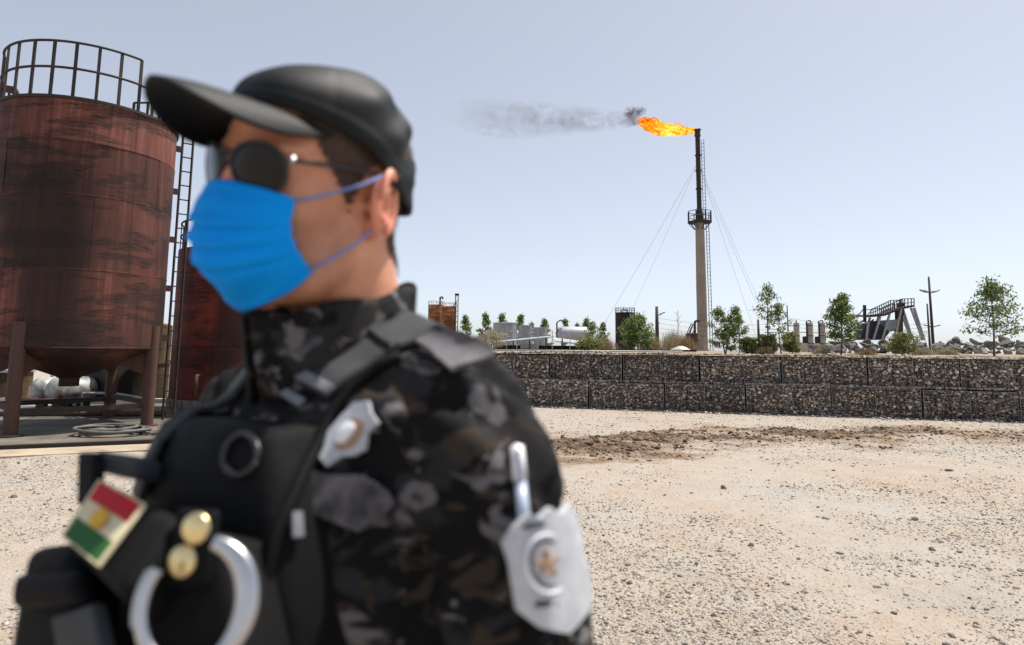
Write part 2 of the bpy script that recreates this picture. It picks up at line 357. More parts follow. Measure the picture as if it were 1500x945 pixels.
# ------------------------------------------------------------------ stones
_ico = {}
def ico(sub):
    if sub == 0 and 0 not in _ico:
        _ico[0] = (np.array([(1, 0, 0), (0, 1, 0), (-1, 0, 0), (0, -1, 0), (0, 0, 1), (0, 0, -1)], float), np.array([(0, 1, 4), (1, 2, 4), (2, 3, 4), (3, 0, 4), (1, 0, 5), (2, 1, 5), (3, 2, 5), (0, 3, 5)]))
    if sub not in _ico:
        bm = bmesh.new(); bmesh.ops.create_icosphere(bm, subdivisions=sub, radius=1.0)
        _ico[sub] = (np.array([v.co[:] for v in bm.verts]), np.array([[v.index for v in f.verts] for f in bm.faces])); bm.free()
    return _ico[sub]
def stones_mesh(name, pos, rad, rng, sub=1, flat=0.7, tone=None):
    """many small angular stones as one mesh"""
    bv, bf = ico(sub); n = len(pos); nv = len(bv)
    sc = rad[:, None]*np.stack([rng.uniform(0.75, 1.35, n), rng.uniform(0.7, 1.2, n), rng.uniform(flat*0.7, flat*1.25, n)], 1)
    a = rng.uniform(0, 6.283, n); t = rng.normal(0, 0.35, n)
    v = bv[None]*(1+rng.uniform(-0.22, 0.22, (n, nv, 1)))*sc[:, None]
    ct, st = np.cos(t)[:, None], np.sin(t)[:, None]; v = np.stack([v[..., 0], v[..., 1]*ct-v[..., 2]*st, v[..., 1]*st+v[..., 2]*ct], -1)
    ca, sa = np.cos(a)[:, None], np.sin(a)[:, None]; v = np.stack([v[..., 0]*ca-v[..., 1]*sa, v[..., 0]*sa+v[..., 1]*ca, v[..., 2]], -1)
    v = v+pos[:, None]
    f = (bf[None]+(np.arange(n)*nv)[:, None, None]).reshape(-1, 3)
    me = np_mesh(name, v.reshape(-1, 3), f)
    tn = np.repeat(rng.uniform(0, 1, n) if tone is None else tone, nv).astype(np.float32)
    at = me.attributes.new('tone', 'FLOAT', 'POINT'); at.data.foreach_set('value', tn); return me
def stonemat(name, *stops, rough=0.9, rnd=0.0, tint=None):
    k = NT(name); at = k.n('Attribute', attribute_name='tone').outputs['Fac']; c = k.ramp(at, *stops)
    if tint: c = k.mix(1.0, c, k.ramp(k.n('ObjectInfo').outputs['Random'], (0.0, tint[0]), (0.5, tint[1]), (1.0, tint[2])), 'MULTIPLY')
    c = k.mix(k.ramp(k.noise(60, 4), (0.3, 0.45), (0.6, 0.0)), c, (0.10, 0.09, 0.08)); k.P(Base_Color=c, Roughness=rough, Specular_IOR_Level=0.2); k.bump(k.noise(90, 4), 0.4, 0.004); return k.m
M_GAB = stonemat('gabion_stone', (0.0, (0.085, 0.070, 0.060)), (0.35, (0.24, 0.205, 0.178)), (0.62, (0.43, 0.38, 0.33)), (0.82, (0.62, 0.56, 0.49)), (1.0, (0.80, 0.76, 0.70)), tint=((0.75, 0.72, 0.70), (1.0, 0.94, 0.86), (1.15, 1.12, 1.10)))
M_PEB = stonemat('yard_gravel', (0.0, (0.08, 0.066, 0.055)), (0.16, (0.20, 0.172, 0.146)), (0.45, (0.315, 0.276, 0.235)), (0.8, (0.39, 0.352, 0.305)), (1.0, (0.50, 0.465, 0.42)))
M_ROCK = stonemat('quarry_rock', (0.0, (0.060, 0.057, 0.055)), (0.5, (0.13, 0.125, 0.12)), (1.0, (0.25, 0.24, 0.225)))

# gabion wall: every basket is a part, its packed stones one piece of geometry
rng = np.random.default_rng(3)
GL, GH, GD = 2.0, 0.725, 0.85
wall = empty('gabion_wall', WA); wall.rotation_euler = (0, 0, math.atan2(WU.y, WU.x))
tag(wall, 'long two-tier gabion wall of dark stone-filled wire baskets', 'wall')
def gabion_meshes(seed):
    rg = np.random.default_rng(seed); ps = []; rs = []
    def layer(nx, nz, face):
        gx, gz = np.meshgrid(np.arange(nx), np.arange(nz), indexing='ij'); gx, gz = gx.ravel(), gz.ravel(); n = len(gx)
        px = (gx+0.5+0.5*(gz % 2)*0.8+rg.uniform(-.35, .35, n))/nx*GL; pz = (gz+0.5+rg.uniform(-.35, .35, n))/nz
        return px, pz, n
    for depth, sc in ((0.035, 1.0), (0.085, 1.05)):
        px, pz, n = layer(33, 12, 'f'); b = 0.055*np.abs(np.sin(np.pi*(px % 1.0)))**0.6*np.sin(np.pi*pz)
        ps.append(np.stack([np.clip(px, 0.03, GL-0.03), depth-b+rg.uniform(-.018, .018, n), 0.03+pz*(GH-0.06)], 1)); rs.append(rg.choice([0.020, 0.027, 0.034, 0.042, 0.052], n, p=[.2, .3, .27, .16, .07])*rg.uniform(.9, 1.1, n)*sc)
    px, pz, n = layer(32, 12, 't'); ps.append(np.stack([np.clip(px, .03, GL-.03), pz*GD, GH-0.030+rg.uniform(-.012, .014, n)], 1)); rs.append(rg.uniform(0.026, 0.044, n))
    P_, R2 = np.concatenate(ps), np.concatenate(rs)
    tone = np.clip(rg.beta(0.85, 1.25, len(P_)), 0, 1)
    st_ = stones_mesh('stones', P_, R2, rg, 1, 0.8, tone)
    core = MB(); core.box((GL/2, GD/2+0.045, GH/2-0.03), (GL-0.05, GD-0.09, GH-0.07))
    wire = MB(); e = 0.004
    for x in (0.006, 1.0, GL-0.006): wire.bar((x, -0.012, 0), (x, -0.012, GH), 0.009); wire.bar((x, -0.01, GH), (x, GD, GH), 0.009)
    for z in (0.006, GH): wire.bar((0, -0.012, z), (GL, -0.012, z), 0.006)
    for i_ in range(1, 20): wire.bar((i_*0.1, -0.016-0.03*math.sin(math.pi*((i_*0.1) % 1)), 0.02), (i_*0.1, -0.016-0.03*math.sin(math.pi*((i_*0.1) % 1)), GH-0.01), 0.003)
    return st_, core.me('core'), wire.me('wire')
GV = [gabion_meshes(100+i) for i in range(5)]
for v_ in GV: v_[0].materials.append(M_GAB); v_[1].materials.append(M_BLOCK); v_[2].materials.append(M_GALV)
gi = 0
for tier in (0, 1):
    s = -9.2 + (0.9 if tier else 0.0)
    while s < 17.5:
        st_, co_, wi_ = GV[(gi*3+tier*2) % 5]; gi += 1
        b = link('gabion_basket', st_, None, wall); b.location = (s, 0.20*tier+0.03*math.sin(gi*2.3), tier*(GH-0.004)-0.01); b.scale = (0.978, 1, 1+0.045*math.sin(gi*1.7)); b.rotation_euler = (R(1.2)*math.sin(gi*3.1), R(0.6)*math.sin(gi*5.3), R(1.1)*math.sin(gi*1.3))
        b['kind'] = 'stuff'
        link('basket_core', co_, None, b); link('wire_cage', wi_, None, b)
        s += GL
# loose stones along the wall's crest, ledge and foot
n = 4200; s = rng.uniform(-9, 17, n); foot = rng.random(n) < 0.25; ledge = (~foot) & (rng.random(n) < 0.4)
d = np.where(foot, -np.abs(rng.normal(0, 0.22, n))-0.02, np.where(ledge, rng.uniform(0.0, 0.20, n), rng.uniform(0.2, 1.4, n)))
px = WA.x+WU.x*s-WN.x*d; py = WA.y+WU.y*s-WN.y*d; pz = np.where(foot, ground_z(px, py)+0.01, np.where(ledge, GH+0.012, np.where(d < 0.85, 2*GH+0.02+0.07*fbm(s*1.2, 0*s, 0*s, 3, 71), terrace_z(px, py)+0.015)))
tag(link('rubble', stones_mesh('rubble', np.stack([px, py, pz], 1), rng.uniform(0.015, 0.05, n), rng, 1, 0.75), M_PEB), 'small loose stones along the crest and foot of the gabion wall', kind='stuff')

# ------------------------------------------------------------------ yard gravel and loose stones
N = 105000; px = rng.uniform(-150, 1650, N*3); q = rng.random(N*3)**1.7; py = 590+ (990-590)*q
keep = []
ux_ = (px-CX)/FPX; dn = 1.55*FPX/np.maximum(8, (py-512-0.0105*(px-750)))
X = ux_*dn; Y = dn
dens_ = 0.62+1.1*fbm(X*0.34, Y*0.34, 0*X, 3, 61)+0.9*fbm(X*1.8, Y*1.8, 0*X, 3, 66)+0.16*np.clip(X/3, -1, 1)
ok = (rng.random(N*3) < np.clip(dens_, 0.05, 1)) & (Y < 17) & ~((X < -4.9) & (Y > 8.9)) & (Y > 2.2)
X, Y = X[ok][:N], Y[ok][:N]; n = len(X)
rad = np.clip(rng.lognormal(math.log(0.0042), 0.50, n), 0.0024, 0.017)*np.clip(0.75+Y*0.07, 0.9, 1.6)
Z = ground_z(X, Y)+rad*0.25
big_ = rad > 0.0075*np.clip(Y/5, 0.8, 2); XYZ = np.stack([X, Y, Z], 1)
tag(link('gravel', stones_mesh('gravel', XYZ[big_], rad[big_], rng, 1, 0.55, np.clip(rng.normal(0.56, 0.26, big_.sum()), 0, 1)), M_PEB), 'coarser grey and tan gravel scattered over the sandy yard', kind='stuff')
tag(link('grit', stones_mesh('grit', XYZ[~big_], rad[~big_], rng, 0, 0.6, np.clip(rng.normal(0.56, 0.30, (~big_).sum()), 0, 1)), M_PEB), 'fine grit covering the sandy yard', kind='stuff')
# clods in the churned soil
n = 5200; X = rng.uniform(0.4, 12, n); Y = np.interp(X, rx_, ry_)+rng.normal(-0.15, 0.95, n); sv = stain(X, Y); ok = sv > rng.uniform(0.1, 0.7, n); X, Y = X[ok], Y[ok]; n = len(X)
rad = np.clip(rng.lognormal(math.log(0.015), 0.55, n), 0.006, 0.06)
M_CLOD = stonemat('brown_clod', (0.0, (0.035, 0.022, 0.014)), (0.5, (0.115, 0.070, 0.038)), (1.0, (0.23, 0.165, 0.10)))
tag(link('clods', stones_mesh('clods', np.stack([X, Y, ground_z(X, Y)+rad*0.2], 1), rad, rng, 1, 0.6), M_CLOD), 'dark brown soil clods in the churned strip before the wall', kind='stuff')
# the larger loose stones, one by one
var = []
for i_ in range(6):
    rg = np.random.default_rng(700+i_); me = stones_mesh('stone', np.zeros((1, 3)), np.array([1.0]), rg, 2, 0.5, np.array([rg.uniform(0.0, 0.5)])); me.materials.append(M_PEB); var.append(me)
big_px = [(1165, 893), (1285, 862), (1455, 935), (1178, 870), (920, 830), (1020, 828), (934, 918), (980, 925), (1440, 800), (1497, 836), (1365, 806), (1405, 808), (1420, 877), (1245, 860), (1060, 716), (1353, 880),
          (1310, 900), (1430, 915), (1210, 760), (1390, 690), (1130, 850), (1080, 880), (1260, 930), (1480, 870), (1100, 800), (1340, 760), (1230, 812), (1465, 760), (1045, 905), (905, 880), (1395, 935), (1150, 935), (80, 806), (60, 760), (30, 850), (20, 730)]
for (x_, y_) in big_px:
    p = G(x_, y_); r_ = rng.uniform(0.012, 0.024)*p.y/4.2
    o = link('stone', var[int(rng.integers(6))]); o.location = (p.x, p.y, float(ground_z(np.array([p.x]), np.array([p.y]))[0])+r_*0.2); o.scale = (r_, r_*rng.uniform(.7, 1), r_*rng.uniform(.7, 1.1)); o.rotation_euler = (0, 0, rng.uniform(0, 6.28))
    tag(o, 'loose dark pebble lying on the sandy yard', 'stone', 'loose pebbles on the yard')

# ------------------------------------------------------------------ the big rust-red tank on legs
TC = Vector((-8.1, 11.93, 0)); TR = 1.45; Z0, Z1 = 1.50, 5.78; PADZ = 0.09
tank = empty('storage_tank', TC); tag(tank, 'tall rust-red storage tank on four pipe legs with railing on top', 'tank')
zc = [Z0, 2.82, 4.10, 5.02, Z1]
rg = random.Random(5)
for ci in range(4):
    npl = 7; a0 = rg.uniform(0, 6.28)
    for q_ in range(npl):
        aa, ab = a0+2*math.pi*q_/npl+0.0015, a0+2*math.pi*(q_+1)/npl-0.0015; dr = rg.uniform(-0.004, 0.004)
        mb = MB(); za, zb = zc[ci]+0.004, zc[ci+1]-0.004
        mb.lathe([(TR-0.02, za), (TR+dr, za), (TR+dr, za+0.01), (TR+dr+rg.uniform(-.006, .003), (za+zb)/2), (TR+dr, zb-0.01), (TR+dr, zb), (TR-0.02, zb)], 14, (0, 0, 0), aa, ab)
        mb.build('shell_plate', M_TANK, tank, angle=R(35))
mb = MB(); mb.lathe([(TR-0.018, Z0), (TR-0.018, Z1-0.02), (0.9, Z1+0.02), (0.0, Z1+0.10)], 56); mb.build('inner_shell', M_TANK, tank, angle=R(35))
for z in zc[1:-1]:
    mb = MB(); mb.lathe([(TR-0.01, z-0.012), (TR+0.007, z-0.006), (TR+0.007, z+0.006), (TR-0.01, z+0.012)], 64); mb.build('weld_seam', M_TANK, tank, angle=R(60))
mb = MB(); mb.lathe([(TR-0.005, Z0+0.02), (TR+0.012, Z0), (TR-0.02, Z0-0.03), (0.22, 0.98), (0.16, 0.94), (0.16, 0.80), (0.0, 0.80)], 56); mb.build('cone_bottom', M_TANK, tank, angle=R(35))
mb = MB(); mb.lathe([(TR-0.01, Z1-0.05), (TR+0.03, Z1-0.05), (TR+0.03, Z1), (TR-0.01, Z1)], 64); mb.build('top_ring', M_IRON, tank, angle=R(40))
LA = G(25, 645) - TC; a_l = math.atan2(LA.y, LA.x); legs = []
for q_ in range(4):
    a = a_l+q_*math.pi/2; rr_ = TR-0.02; x_, y_ = rr_*math.cos(a), rr_*math.sin(a); legs.append((x_, y_))
    mb = MB(); mb.tube([(x_, y_, PADZ), (x_, y_, Z0+0.42)], 0.105, 20); lg = mb.build('leg', M_LEG, tank, angle=R(40))
    mb = MB(); mb.tube([(x_, y_, PADZ), (x_, y_, PADZ+0.02)], 0.19, 20); mb.build('foot_plate', M_LEG, lg, angle=R(40))
    mb = MB(); ca, sa = math.cos(a), math.sin(a)       # gusset between leg and cone
    mb.add([(x_*0.98+d_*sa, y_*0.98-d_*ca, z_) for d_ in (-.012, .012) for z_ in (Z0+0.02, 0.98)]+[(x_*0.55+d_*sa, y_*0.55-d_*ca, 1.22) for d_ in (-.012, .012)]+[(x_*0.55+d_*sa, y_*0.55-d_*ca, Z0) for d_ in (-.012, .012)],
           [(0, 1, 4, 6), (2, 7, 5, 3), (1, 3, 5, 4), (0, 6, 7, 2), (4, 5, 7, 6), (0, 2, 3, 1)]); mb.build('gusset', M_LEG, lg)
for q_ in range(4):
    a, b = legs[q_], legs[(q_+1) % 4]
    mb = MB(); mb.bar((a[0], a[1], 0.46+0.06*(q_ % 2)), (b[0], b[1], 0.46+0.06*(q_ % 2)), 0.07, 0.09); mb.build('brace', M_IRON, tank)
# railing: tall panels with a gap and a low run
def rail_pt(a, z, r_=TR+0.0): return (r_*math.cos(a), r_*math.sin(a), z)
vd = math.atan2(-TC.y, -TC.x)                                 # towards the camera
def run(parent, a0, a1, z0, h, n, rads, mid=True, mat=M_IRON, tops=True, r_post=0.026):
    for q_ in range(n+1):
        a = a0+(a1-a0)*q_/n; mb = MB(); mb.bar(rail_pt(a, z0, rads), rail_pt(a, z0+h, rads), r_post*1.9, r_post, up=(math.cos(a), math.sin(a), 0)); mb.build('post', mat, parent)
    for z in ([z0+h] if tops else [])+([z0+h*0.52] if mid else []):
        mb = MB(); mb.tube([rail_pt(a0+(a1-a0)*i_/(n*4), z, rads) for i_ in range(n*4+1)], 0.022, 6); mb.build('rail', mat, parent, True)
run(tank, vd+R(62), vd-R(-62)-R(210), Z1, 1.0, 13, TR-0.02, True, M_IRON) if False else None
run(tank, vd-R(95), vd+R(28), Z1, 0.98, 9, TR-0.03)
run(tank, vd+R(28), vd+R(62), Z1, 0.50, 3, TR-0.03, False)
run(tank, vd+R(75), vd+R(150), Z1, 0.98, 6, TR-0.03)
run(tank, vd+R(165), vd+R(250), Z1, 0.50, 6, TR-0.03, False)
mb = MB(); a = vd-R(97); mb.bar(rail_pt(a, Z1+0.42, TR-0.25), rail_pt(a, Z1+0.42, TR+0.35), 0.28, 0.05); mb.build('walkway', M_LEG, tank)
# ladder up the right-hand side
lad = empty('ladder'); lad.parent = tank
ta = vd+R(96); c0 = Vector((math.cos(ta), math.sin(ta), 0)); t0 = Vector((-math.sin(ta), math.cos(ta), 0))
ca_ = Vector((math.cos(vd+math.pi/2), math.sin(vd+math.pi/2), 0))
for s_ in (0.14, 0.34):
    mb = MB(); mb.bar(c0*(TR+s_)+Vector((0, 0, 0.1)), c0*(TR+s_)+Vector((0, 0, Z1+0.95)), 0.045, 0.03); mb.build('stile', M_IRON, lad)
for i_ in range(20):
    z = 0.35+i_*0.30; mb = MB(); mb.bar(c0*(TR+0.14)+Vector((0, 0, z)), c0*(TR+0.34)+Vector((0, 0, z)), 0.022); mb.build('rung', M_IRON, lad)
for z in (1.7, 2.7, 3.7, 4.7, 5.6):
    mb = MB(); mb.bar(c0*(TR-0.01)+Vector((0, 0, z)), c0*(TR+0.15)+Vector((0, 0, z)), 0.05, 0.12); mb.build('bracket', M_LEG, lad)

# ------------------------------------------------------------------ second, darker red tank
T2 = Vector((-6.30, 15.25, 0)); R2_ = 1.52
tank2 = empty('storage_tank', T2); tag(tank2, 'shorter dark red tank half hidden behind the guard', 'tank')
zc2 = [0.42, 1.55, 2.70, 3.72]
for ci in range(3):
    a0 = rg.uniform(0, 6.28)
    for q_ in range(6):
        mb = MB(); za, zb = zc2[ci]+0.004, zc2[ci+1]-0.004; mb.lathe([(R2_-0.02, za), (R2_, za), (R2_, zb), (R2_-0.02, zb)], 14, (0, 0, 0), a0+2*math.pi*q_/6+0.0015, a0+2*math.pi*(q_+1)/6-0.0015)
        mb.build('shell_plate', M_TANK2, tank2, angle=R(35))
mb = MB(); mb.lathe([(0, 0.42), (R2_-0.018, 0.42), (R2_-0.018, 3.70), (0.8, 3.76), (0, 3.85)], 56); mb.build('inner_shell', M_TANK2, tank2, angle=R(35))
vd2 = math.atan2(-T2.y, -T2.x); vd_s = vd; run(tank2, vd2-R(100), vd2+R(100), 3.72, 0.62, 12, R2_-0.03, True, M_IRON, True, 0.02)
mb = MB(); mb.tube([(R2_*math.cos(vd2-0.5)*1.05, R2_*math.sin(vd2-0.5)*1.05, 0.95), (R2_*math.cos(vd2-0.5)*1.2, R2_*math.sin(vd2-0.5)*1.2, 0.95), (R2_*math.cos(vd2-0.5)*1.2, R2_*math.sin(vd2-0.5)*1.2, 0.5)], 0.04, 10); mb.build('drain_pipe', M_LEG, tank2, True)
plinth = empty('block_plinth', T2); tag(plinth, 'low ring of grey blocks carrying the dark red tank', 'plinth')
for ci in range(2):
    for q_ in range(22):
        a = vd2+(q_+0.5*ci)*2*math.pi/22; mb = MB(); mb.box((0, 0, 0), (0.20, 0.385, 0.195)); o = mb.build('block', M_BLOCK, plinth); o.location = ((R2_-0.08)*math.cos(a), (R2_-0.08)*math.sin(a), 0.105+0.205*ci); o.rotation_euler = (0, 0, a+rg.uniform(-.03, .03))

# ------------------------------------------------------------------ pad, hose, pumps and tanks beneath
pad = empty('tank_pad', (-8.6, 11.9, 0)); pad['kind'] = 'structure'; pad['label'] = 'blotchy dark concrete pad with dark front edge under the red tanks'
e0, e1 = G(-60, 667)-pad.location, G(330, 650)-pad.location; pu = (e1-e0).normalized(); pn_ = Vector((-pu.y, pu.x, 0)); pn_ = pn_ if pn_.y > 0 else -pn_
npan = 5; Lp = (e1-e0).length*1.9
for i_ in range(npan):
    a = e0-pu*1.5+pu*(Lp*i_/npan+0.012); b = e0-pu*1.5+pu*(Lp*(i_+1)/npan-0.012); h_ = PADZ+rg.uniform(-.008, .004)
    mb = MB(); f_ = [a, b, b+pn_*7.5, a+pn_*7.5]; mb.add([(p.x, p.y, -0.02) for p in f_]+[(p.x, p.y, h_) for p in f_], [(3, 2, 1, 0), (4, 5, 6, 7), (0, 1, 5, 4), (1, 2, 6, 5), (2, 3, 7, 6), (3, 0, 4, 7)]); mb.build('slab', M_CONCD, pad)
mb = MB(); mb.bar(e0-pu*1.5-pn_*0.06+Vector((0, 0, 0.05)), e0-pu*1.5+pu*Lp-pn_*0.06+Vector((0, 0, 0.05)), 0.10, 0.14); o = mb.build('shaded_edge_strip', M_IRON); o.location = pad.location  # dark bar added to stand for the pad's shaded front face
tag(o, 'dark strip added as the shade on the front edge of the tank pad', 'beam')
# pale concrete strip in front
mb = MB(); s0 = e0-pu*1.5-pn_*0.14; g_ = [s0, s0+pu*Lp, s0+pu*Lp-pn_*0.62, s0-pn_*0.70]; mb.add([(p.x+pad.location.x, p.y+pad.location.y, -0.02) for p in g_]+[(p.x+pad.location.x, p.y+pad.location.y, 0.068) for p in g_], [(4, 5, 6, 7), (0, 4, 7, 3), (3, 7, 6, 2), (0, 1, 5, 4), (1, 2, 6, 5)])
o = mb.build('path', simple('sandy_concrete', (0.33, 0.265, 0.19), 0.9, 0, 0.2, 2.5, 0.4, 20)); tag(o, 'pale sandy strip of path before the tank pad', kind='structure')
hz = G(165, 637, PADZ); hose = []
for i_ in range(150):
    t = i_/149*2*math.pi*4.3; r_ = 0.44+0.07*math.sin(t*0.37+1)+0.03*math.sin(t*2.1); hose.append((hz.x+r_*1.05*math.cos(t)+0.10*math.sin(t*0.23), hz.y+r_*0.8*math.sin(t), PADZ+0.035+0.022*(1+math.sin(t*1.3))+0.016*i_/40))
hose.append((hz.x+0.7, hz.y-0.1, PADZ+0.04)); hose.append((hz.x+1.5, hz.y+0.15, PADZ+0.04))
mb = MB(); mb.tube(hose, 0.026, 8); o = mb.build('hose', M_RUBBER, None, True); tag(o, 'grey rubber hose lying coiled on the tank pad', 'hose')
# yellow-stained tank behind
T3 = P(190, 612, 17.5); T3.z = 0
mb = MB(); mb.lathe([(0.0, 0.0), (0.86, 0.0), (0.86, 2.1), (0.80, 2.14), (0, 2.25)], 40); t3 = empty('rusty_tank', T3); mb.build('shell', M_YELLOW, t3, angle=R(40)); tag(t3, 'yellow-brown stained tank seen between the legs of the tall tank', 'tank')
mb = MB(); mb.lathe([(0.86, 1.05), (0.90, 1.06), (0.90, 1.10), (0.86, 1.11)], 40); mb.build('hoop', M_IRON, t3, angle=R(40))
T4 = P(-8, 600, 17.0); T4.z = 0; t4 = empty('rusty_tank', T4); tag(t4, 'ochre tank with grey domed lid at the photo\'s left edge', 'tank')
mb = MB(); mb.lathe([(0, 0), (0.75, 0), (0.75, 0.85)], 36); mb.build('shell', M_YELLOW, t4, angle=R(40))
mb = MB(); mb.lathe([(0.80, 0.83), (0.80, 0.90), (0.55, 1.08), (0.2, 1.17), (0, 1.18)], 36); mb.build('lid', M_GALV, t4, angle=R(40))
# pump set with a white pressure vessel
pm = P(92, 610, 14.6); pm.z = PADZ; pump = empty('pump_set', pm, R(-30)); tag(pump, 'dark pump engine, enlarged to add shade, with white pressure vessels under the tall tank', 'pump')
for dx, r_ in ((0.30, 0.30), (-0.42, 0.27)):
    mb = MB(); mb.lathe([(0.0, -0.62), (r_*0.6, -0.58), (r_*0.92, -0.48), (r_, -0.36), (r_, 0.36), (r_*0.92, 0.48), (r_*0.6, 0.58), (0, 0.62)], 28); mb.v = [(dx+v[0], v[2]*0.8, 0.46+v[1]) for v in mb.v]; ves = mb.build('vessel', M_WHITEV, pump, angle=R(40))
    for s_ in (-0.25, 0.25): mb = MB(); mb.box((dx, s_, 0.13), (r_*1.4, 0.08, 0.26)); mb.build('saddle', M_IRON, ves)
    mb = MB(); mb.tube([(dx, -0.1, 0.46+r_-0.02), (dx, -0.1, 0.46+r_+0.10)], 0.03, 10); mb.build('valve', M_PALE, ves, True)
mb = MB(); mb.box((-0.1, 0.75, 0.72), (1.7, 0.6, 1.0)); mb.box((-0.2, 0.72, 1.30), (0.9, 0.4, 0.2)); mb.box((-0.75, 0.45, 0.8), (0.3, 0.2, 0.5)); mb.box((0.2, 0.42, 0.95), (0.4, 0.15, 0.2)); mb.tube([(-0.5, 0.5, 1.1), (-0.5, 0.5, 1.38), (-0.3, 0.5, 1.42)], 0.05, 10); mb.build('engine', M_IRON, pump)  # main block enlarged as a dark mass for the shade beneath the tank
mb = MB(); mb.tube([(-0.7, -0.55, 0.25), (0.9, -0.55, 0.28)], 0.05, 10); mb.tube([(0.9, -0.55, 0.28), (0.98, -0.5, 0.5)], 0.05, 10); mb.build('pipe', M_LEG, pump, True)
mb = MB(); mb.tube([(-0.3, 0.3, 0.98), (-0.15, 0.25, 1.15), (0.1, 0.3, 1.12), (0.2, 0.3, 0.9)], 0.03, 8); mb.build('exhaust', M_CHROME if 'M_CHROME' in globals() else M_GALV2, pump, True)
mb = MB(); mb.box((0, 0, 0.02), (1.9, 1.5, 0.05)); mb.build('skid', M_IRON, pump)
q0, q1 = P(118, 622, 13.6), P(215, 612, 14.2)
mb = MB(); mb.tube([(q0.x, q0.y, 0.11), (q0.x, q0.y, 0.55), (q0.x+0.5, q0.y+0.1, 0.55), (q1.x, q1.y, 0.40), (q1.x, q1.y, 0.11)], 0.03, 8); o = mb.build('pipe_run', M_PALE, None, True); tag(o, 'thin pale pipe bent over the pad behind the tall tank', 'pipe')
mb = MB(); q0 = P(-40, 628, 13.2); q1 = P(240, 622, 13.6); mb.tube([(q0.x, q0.y, PADZ+0.06), (q1.x, q1.y, PADZ+0.06)], 0.055, 10); o = mb.build('pipe_run', M_LEG, None, True); tag(o, 'long brown pipe lying on the pad behind the tall tank', 'pipe')
mb = MB(); q0 = G(20, 603); q1 = G(330, 601); mb.add([(q0.x-6, q0.y+1, -0.03), (q1.x+3, q1.y+1, -0.03), (q1.x+3, q1.y+1.2, -0.03), (q0.x-6, q0.y+1.2, -0.03)]+[(q0.x-6, q0.y+1, 0.2), (q1.x+3, q1.y+1, 0.2), (q1.x+3, q1.y+1.2, 0.2), (q0.x-6, q0.y+1.2, 0.2)], [(4, 5, 6, 7), (0, 1, 5, 4), (1, 2, 6, 5), (2, 3, 7, 6), (3, 0, 4, 7)])
o = mb.build('pale_strip', M_PALE); tag(o, 'low pale strip behind the tank pad', kind='structure')  # low pale strip running along behind the pad
# ================================================================== on and behind the terrace
def tz(x, y): return float(terrace_z(np.array([x]), np.array([y]))[0])
def at_t(px, D):
    p = P(px, 512, D); return Vector((p.x, p.y, tz(p.x, p.y)))
def W(px, py, D): return P(px, py, D)

# ---- young trees
def leaf_cloud(name, tips, n_leaf, ls, rg, spread, mat, dark_c=None, blade=2.6):
    n = len(tips)*n_leaf; c = np.repeat(np.array(tips), n_leaf, 0)+rg.normal(0, 1, (n, 3))*np.array([spread, spread, spread*0.8])
    l_ = ls*1.35*rg.uniform(0.6, 1.3, n); d1 = rg.normal(0, 1, (n, 3)); d1[:, 2] -= 0.5; d1 /= np.linalg.norm(d1, axis=1)[:, None]
    r1 = rg.normal(0, 1, (n, 3)); d2 = np.cross(d1, r1); d2 /= np.linalg.norm(d2, axis=1)[:, None]
    a = c-d1*l_[:, None]/2; b = c+d1*l_[:, None]/2; w = d2*(l_/blade/2)[:, None]
    V = np.stack([a, c+w, b, c-w], 1).reshape(-1, 3); F_ = np.arange(n*4).reshape(-1, 4)
    me = np_mesh(name, V, F_); tone = np.repeat(np.clip(rg.normal(0.45, 0.22, n), 0, 1), 4).astype(np.float32)
    at_ = me.attributes.new('tone', 'FLOAT', 'POINT'); at_.data.foreach_set('value', tone); me.materials.append(mat); return me
def tree_meshes(seed, H, cw, base, dens_, leaf=0.055, mat=M_LEAF, lean=0.03, stems=1, conic=0.5, blade=2.6):
    """H height, cw crown half width, base = height where the crown starts"""
    rg = np.random.default_rng(seed); mb = MB(); tips = []
    for s_ in range(stems):
        lx, ly = rg.normal(0, lean, 2)+(np.array([rg.normal(0, .12), rg.normal(0, .12)]) if stems > 1 else 0)
        tr = [Vector((lx*t*H+0.02*math.sin(t*7+seed), ly*t*H+0.02*math.cos(t*5+seed), t*H*0.93)) for t in np.linspace(0, 1, 9)]
        r0 = 0.012*H+0.004; mb.tube(tr, [r0*(1-0.85*t) for t in np.linspace(0, 1, 9)], 7)
        nb_ = int(13*dens_)
        for b in range(nb_):
            t = base/H+(1-base/H)*((b+rg.uniform(0, 0.9))/nb_); t = min(t, 0.97); k_ = t*8; i0 = int(min(7, k_)); p = tr[i0].lerp(tr[i0+1], k_-i0)
            a = b*2.4+rg.uniform(-.6, .6); rel = (t-base/H)/(1-base/H)
            prof = (math.sin(math.pi*min(1, 0.22+0.78*rel))**0.75)*(1-conic*rel); ln = cw*prof*rg.uniform(0.55, 1.15)
            up = rg.uniform(0.15, 0.75); e_ = p+Vector((math.cos(a)*ln, math.sin(a)*ln, up*ln)); mid = p.lerp(e_, 0.55)+Vector((0, 0, -0.04*ln))
            mb.tube([p, mid, e_], [r0*0.35, r0*0.22, r0*0.08], 4, False)
            for q_ in (0.45, 0.7, 0.9, 1.05):
                if rg.random() < 0.88: tips.append(tuple(p.lerp(e_, q_)+Vector(rg.normal(0, 0.04*cw, 3))))
        tips += [tuple(tr[-1]+Vector(rg.normal(0, 0.06*cw, 3))) for _ in range(3)]
    tm = mb.me('trunk'); tm.materials.append(M_TRUNK); tm.polygons.foreach_set('use_smooth', [True]*len(tm.polygons))
    return tm, leaf_cloud('crown', tips, int(17*dens_), leaf, rg, 0.13*cw, mat, blade=blade)
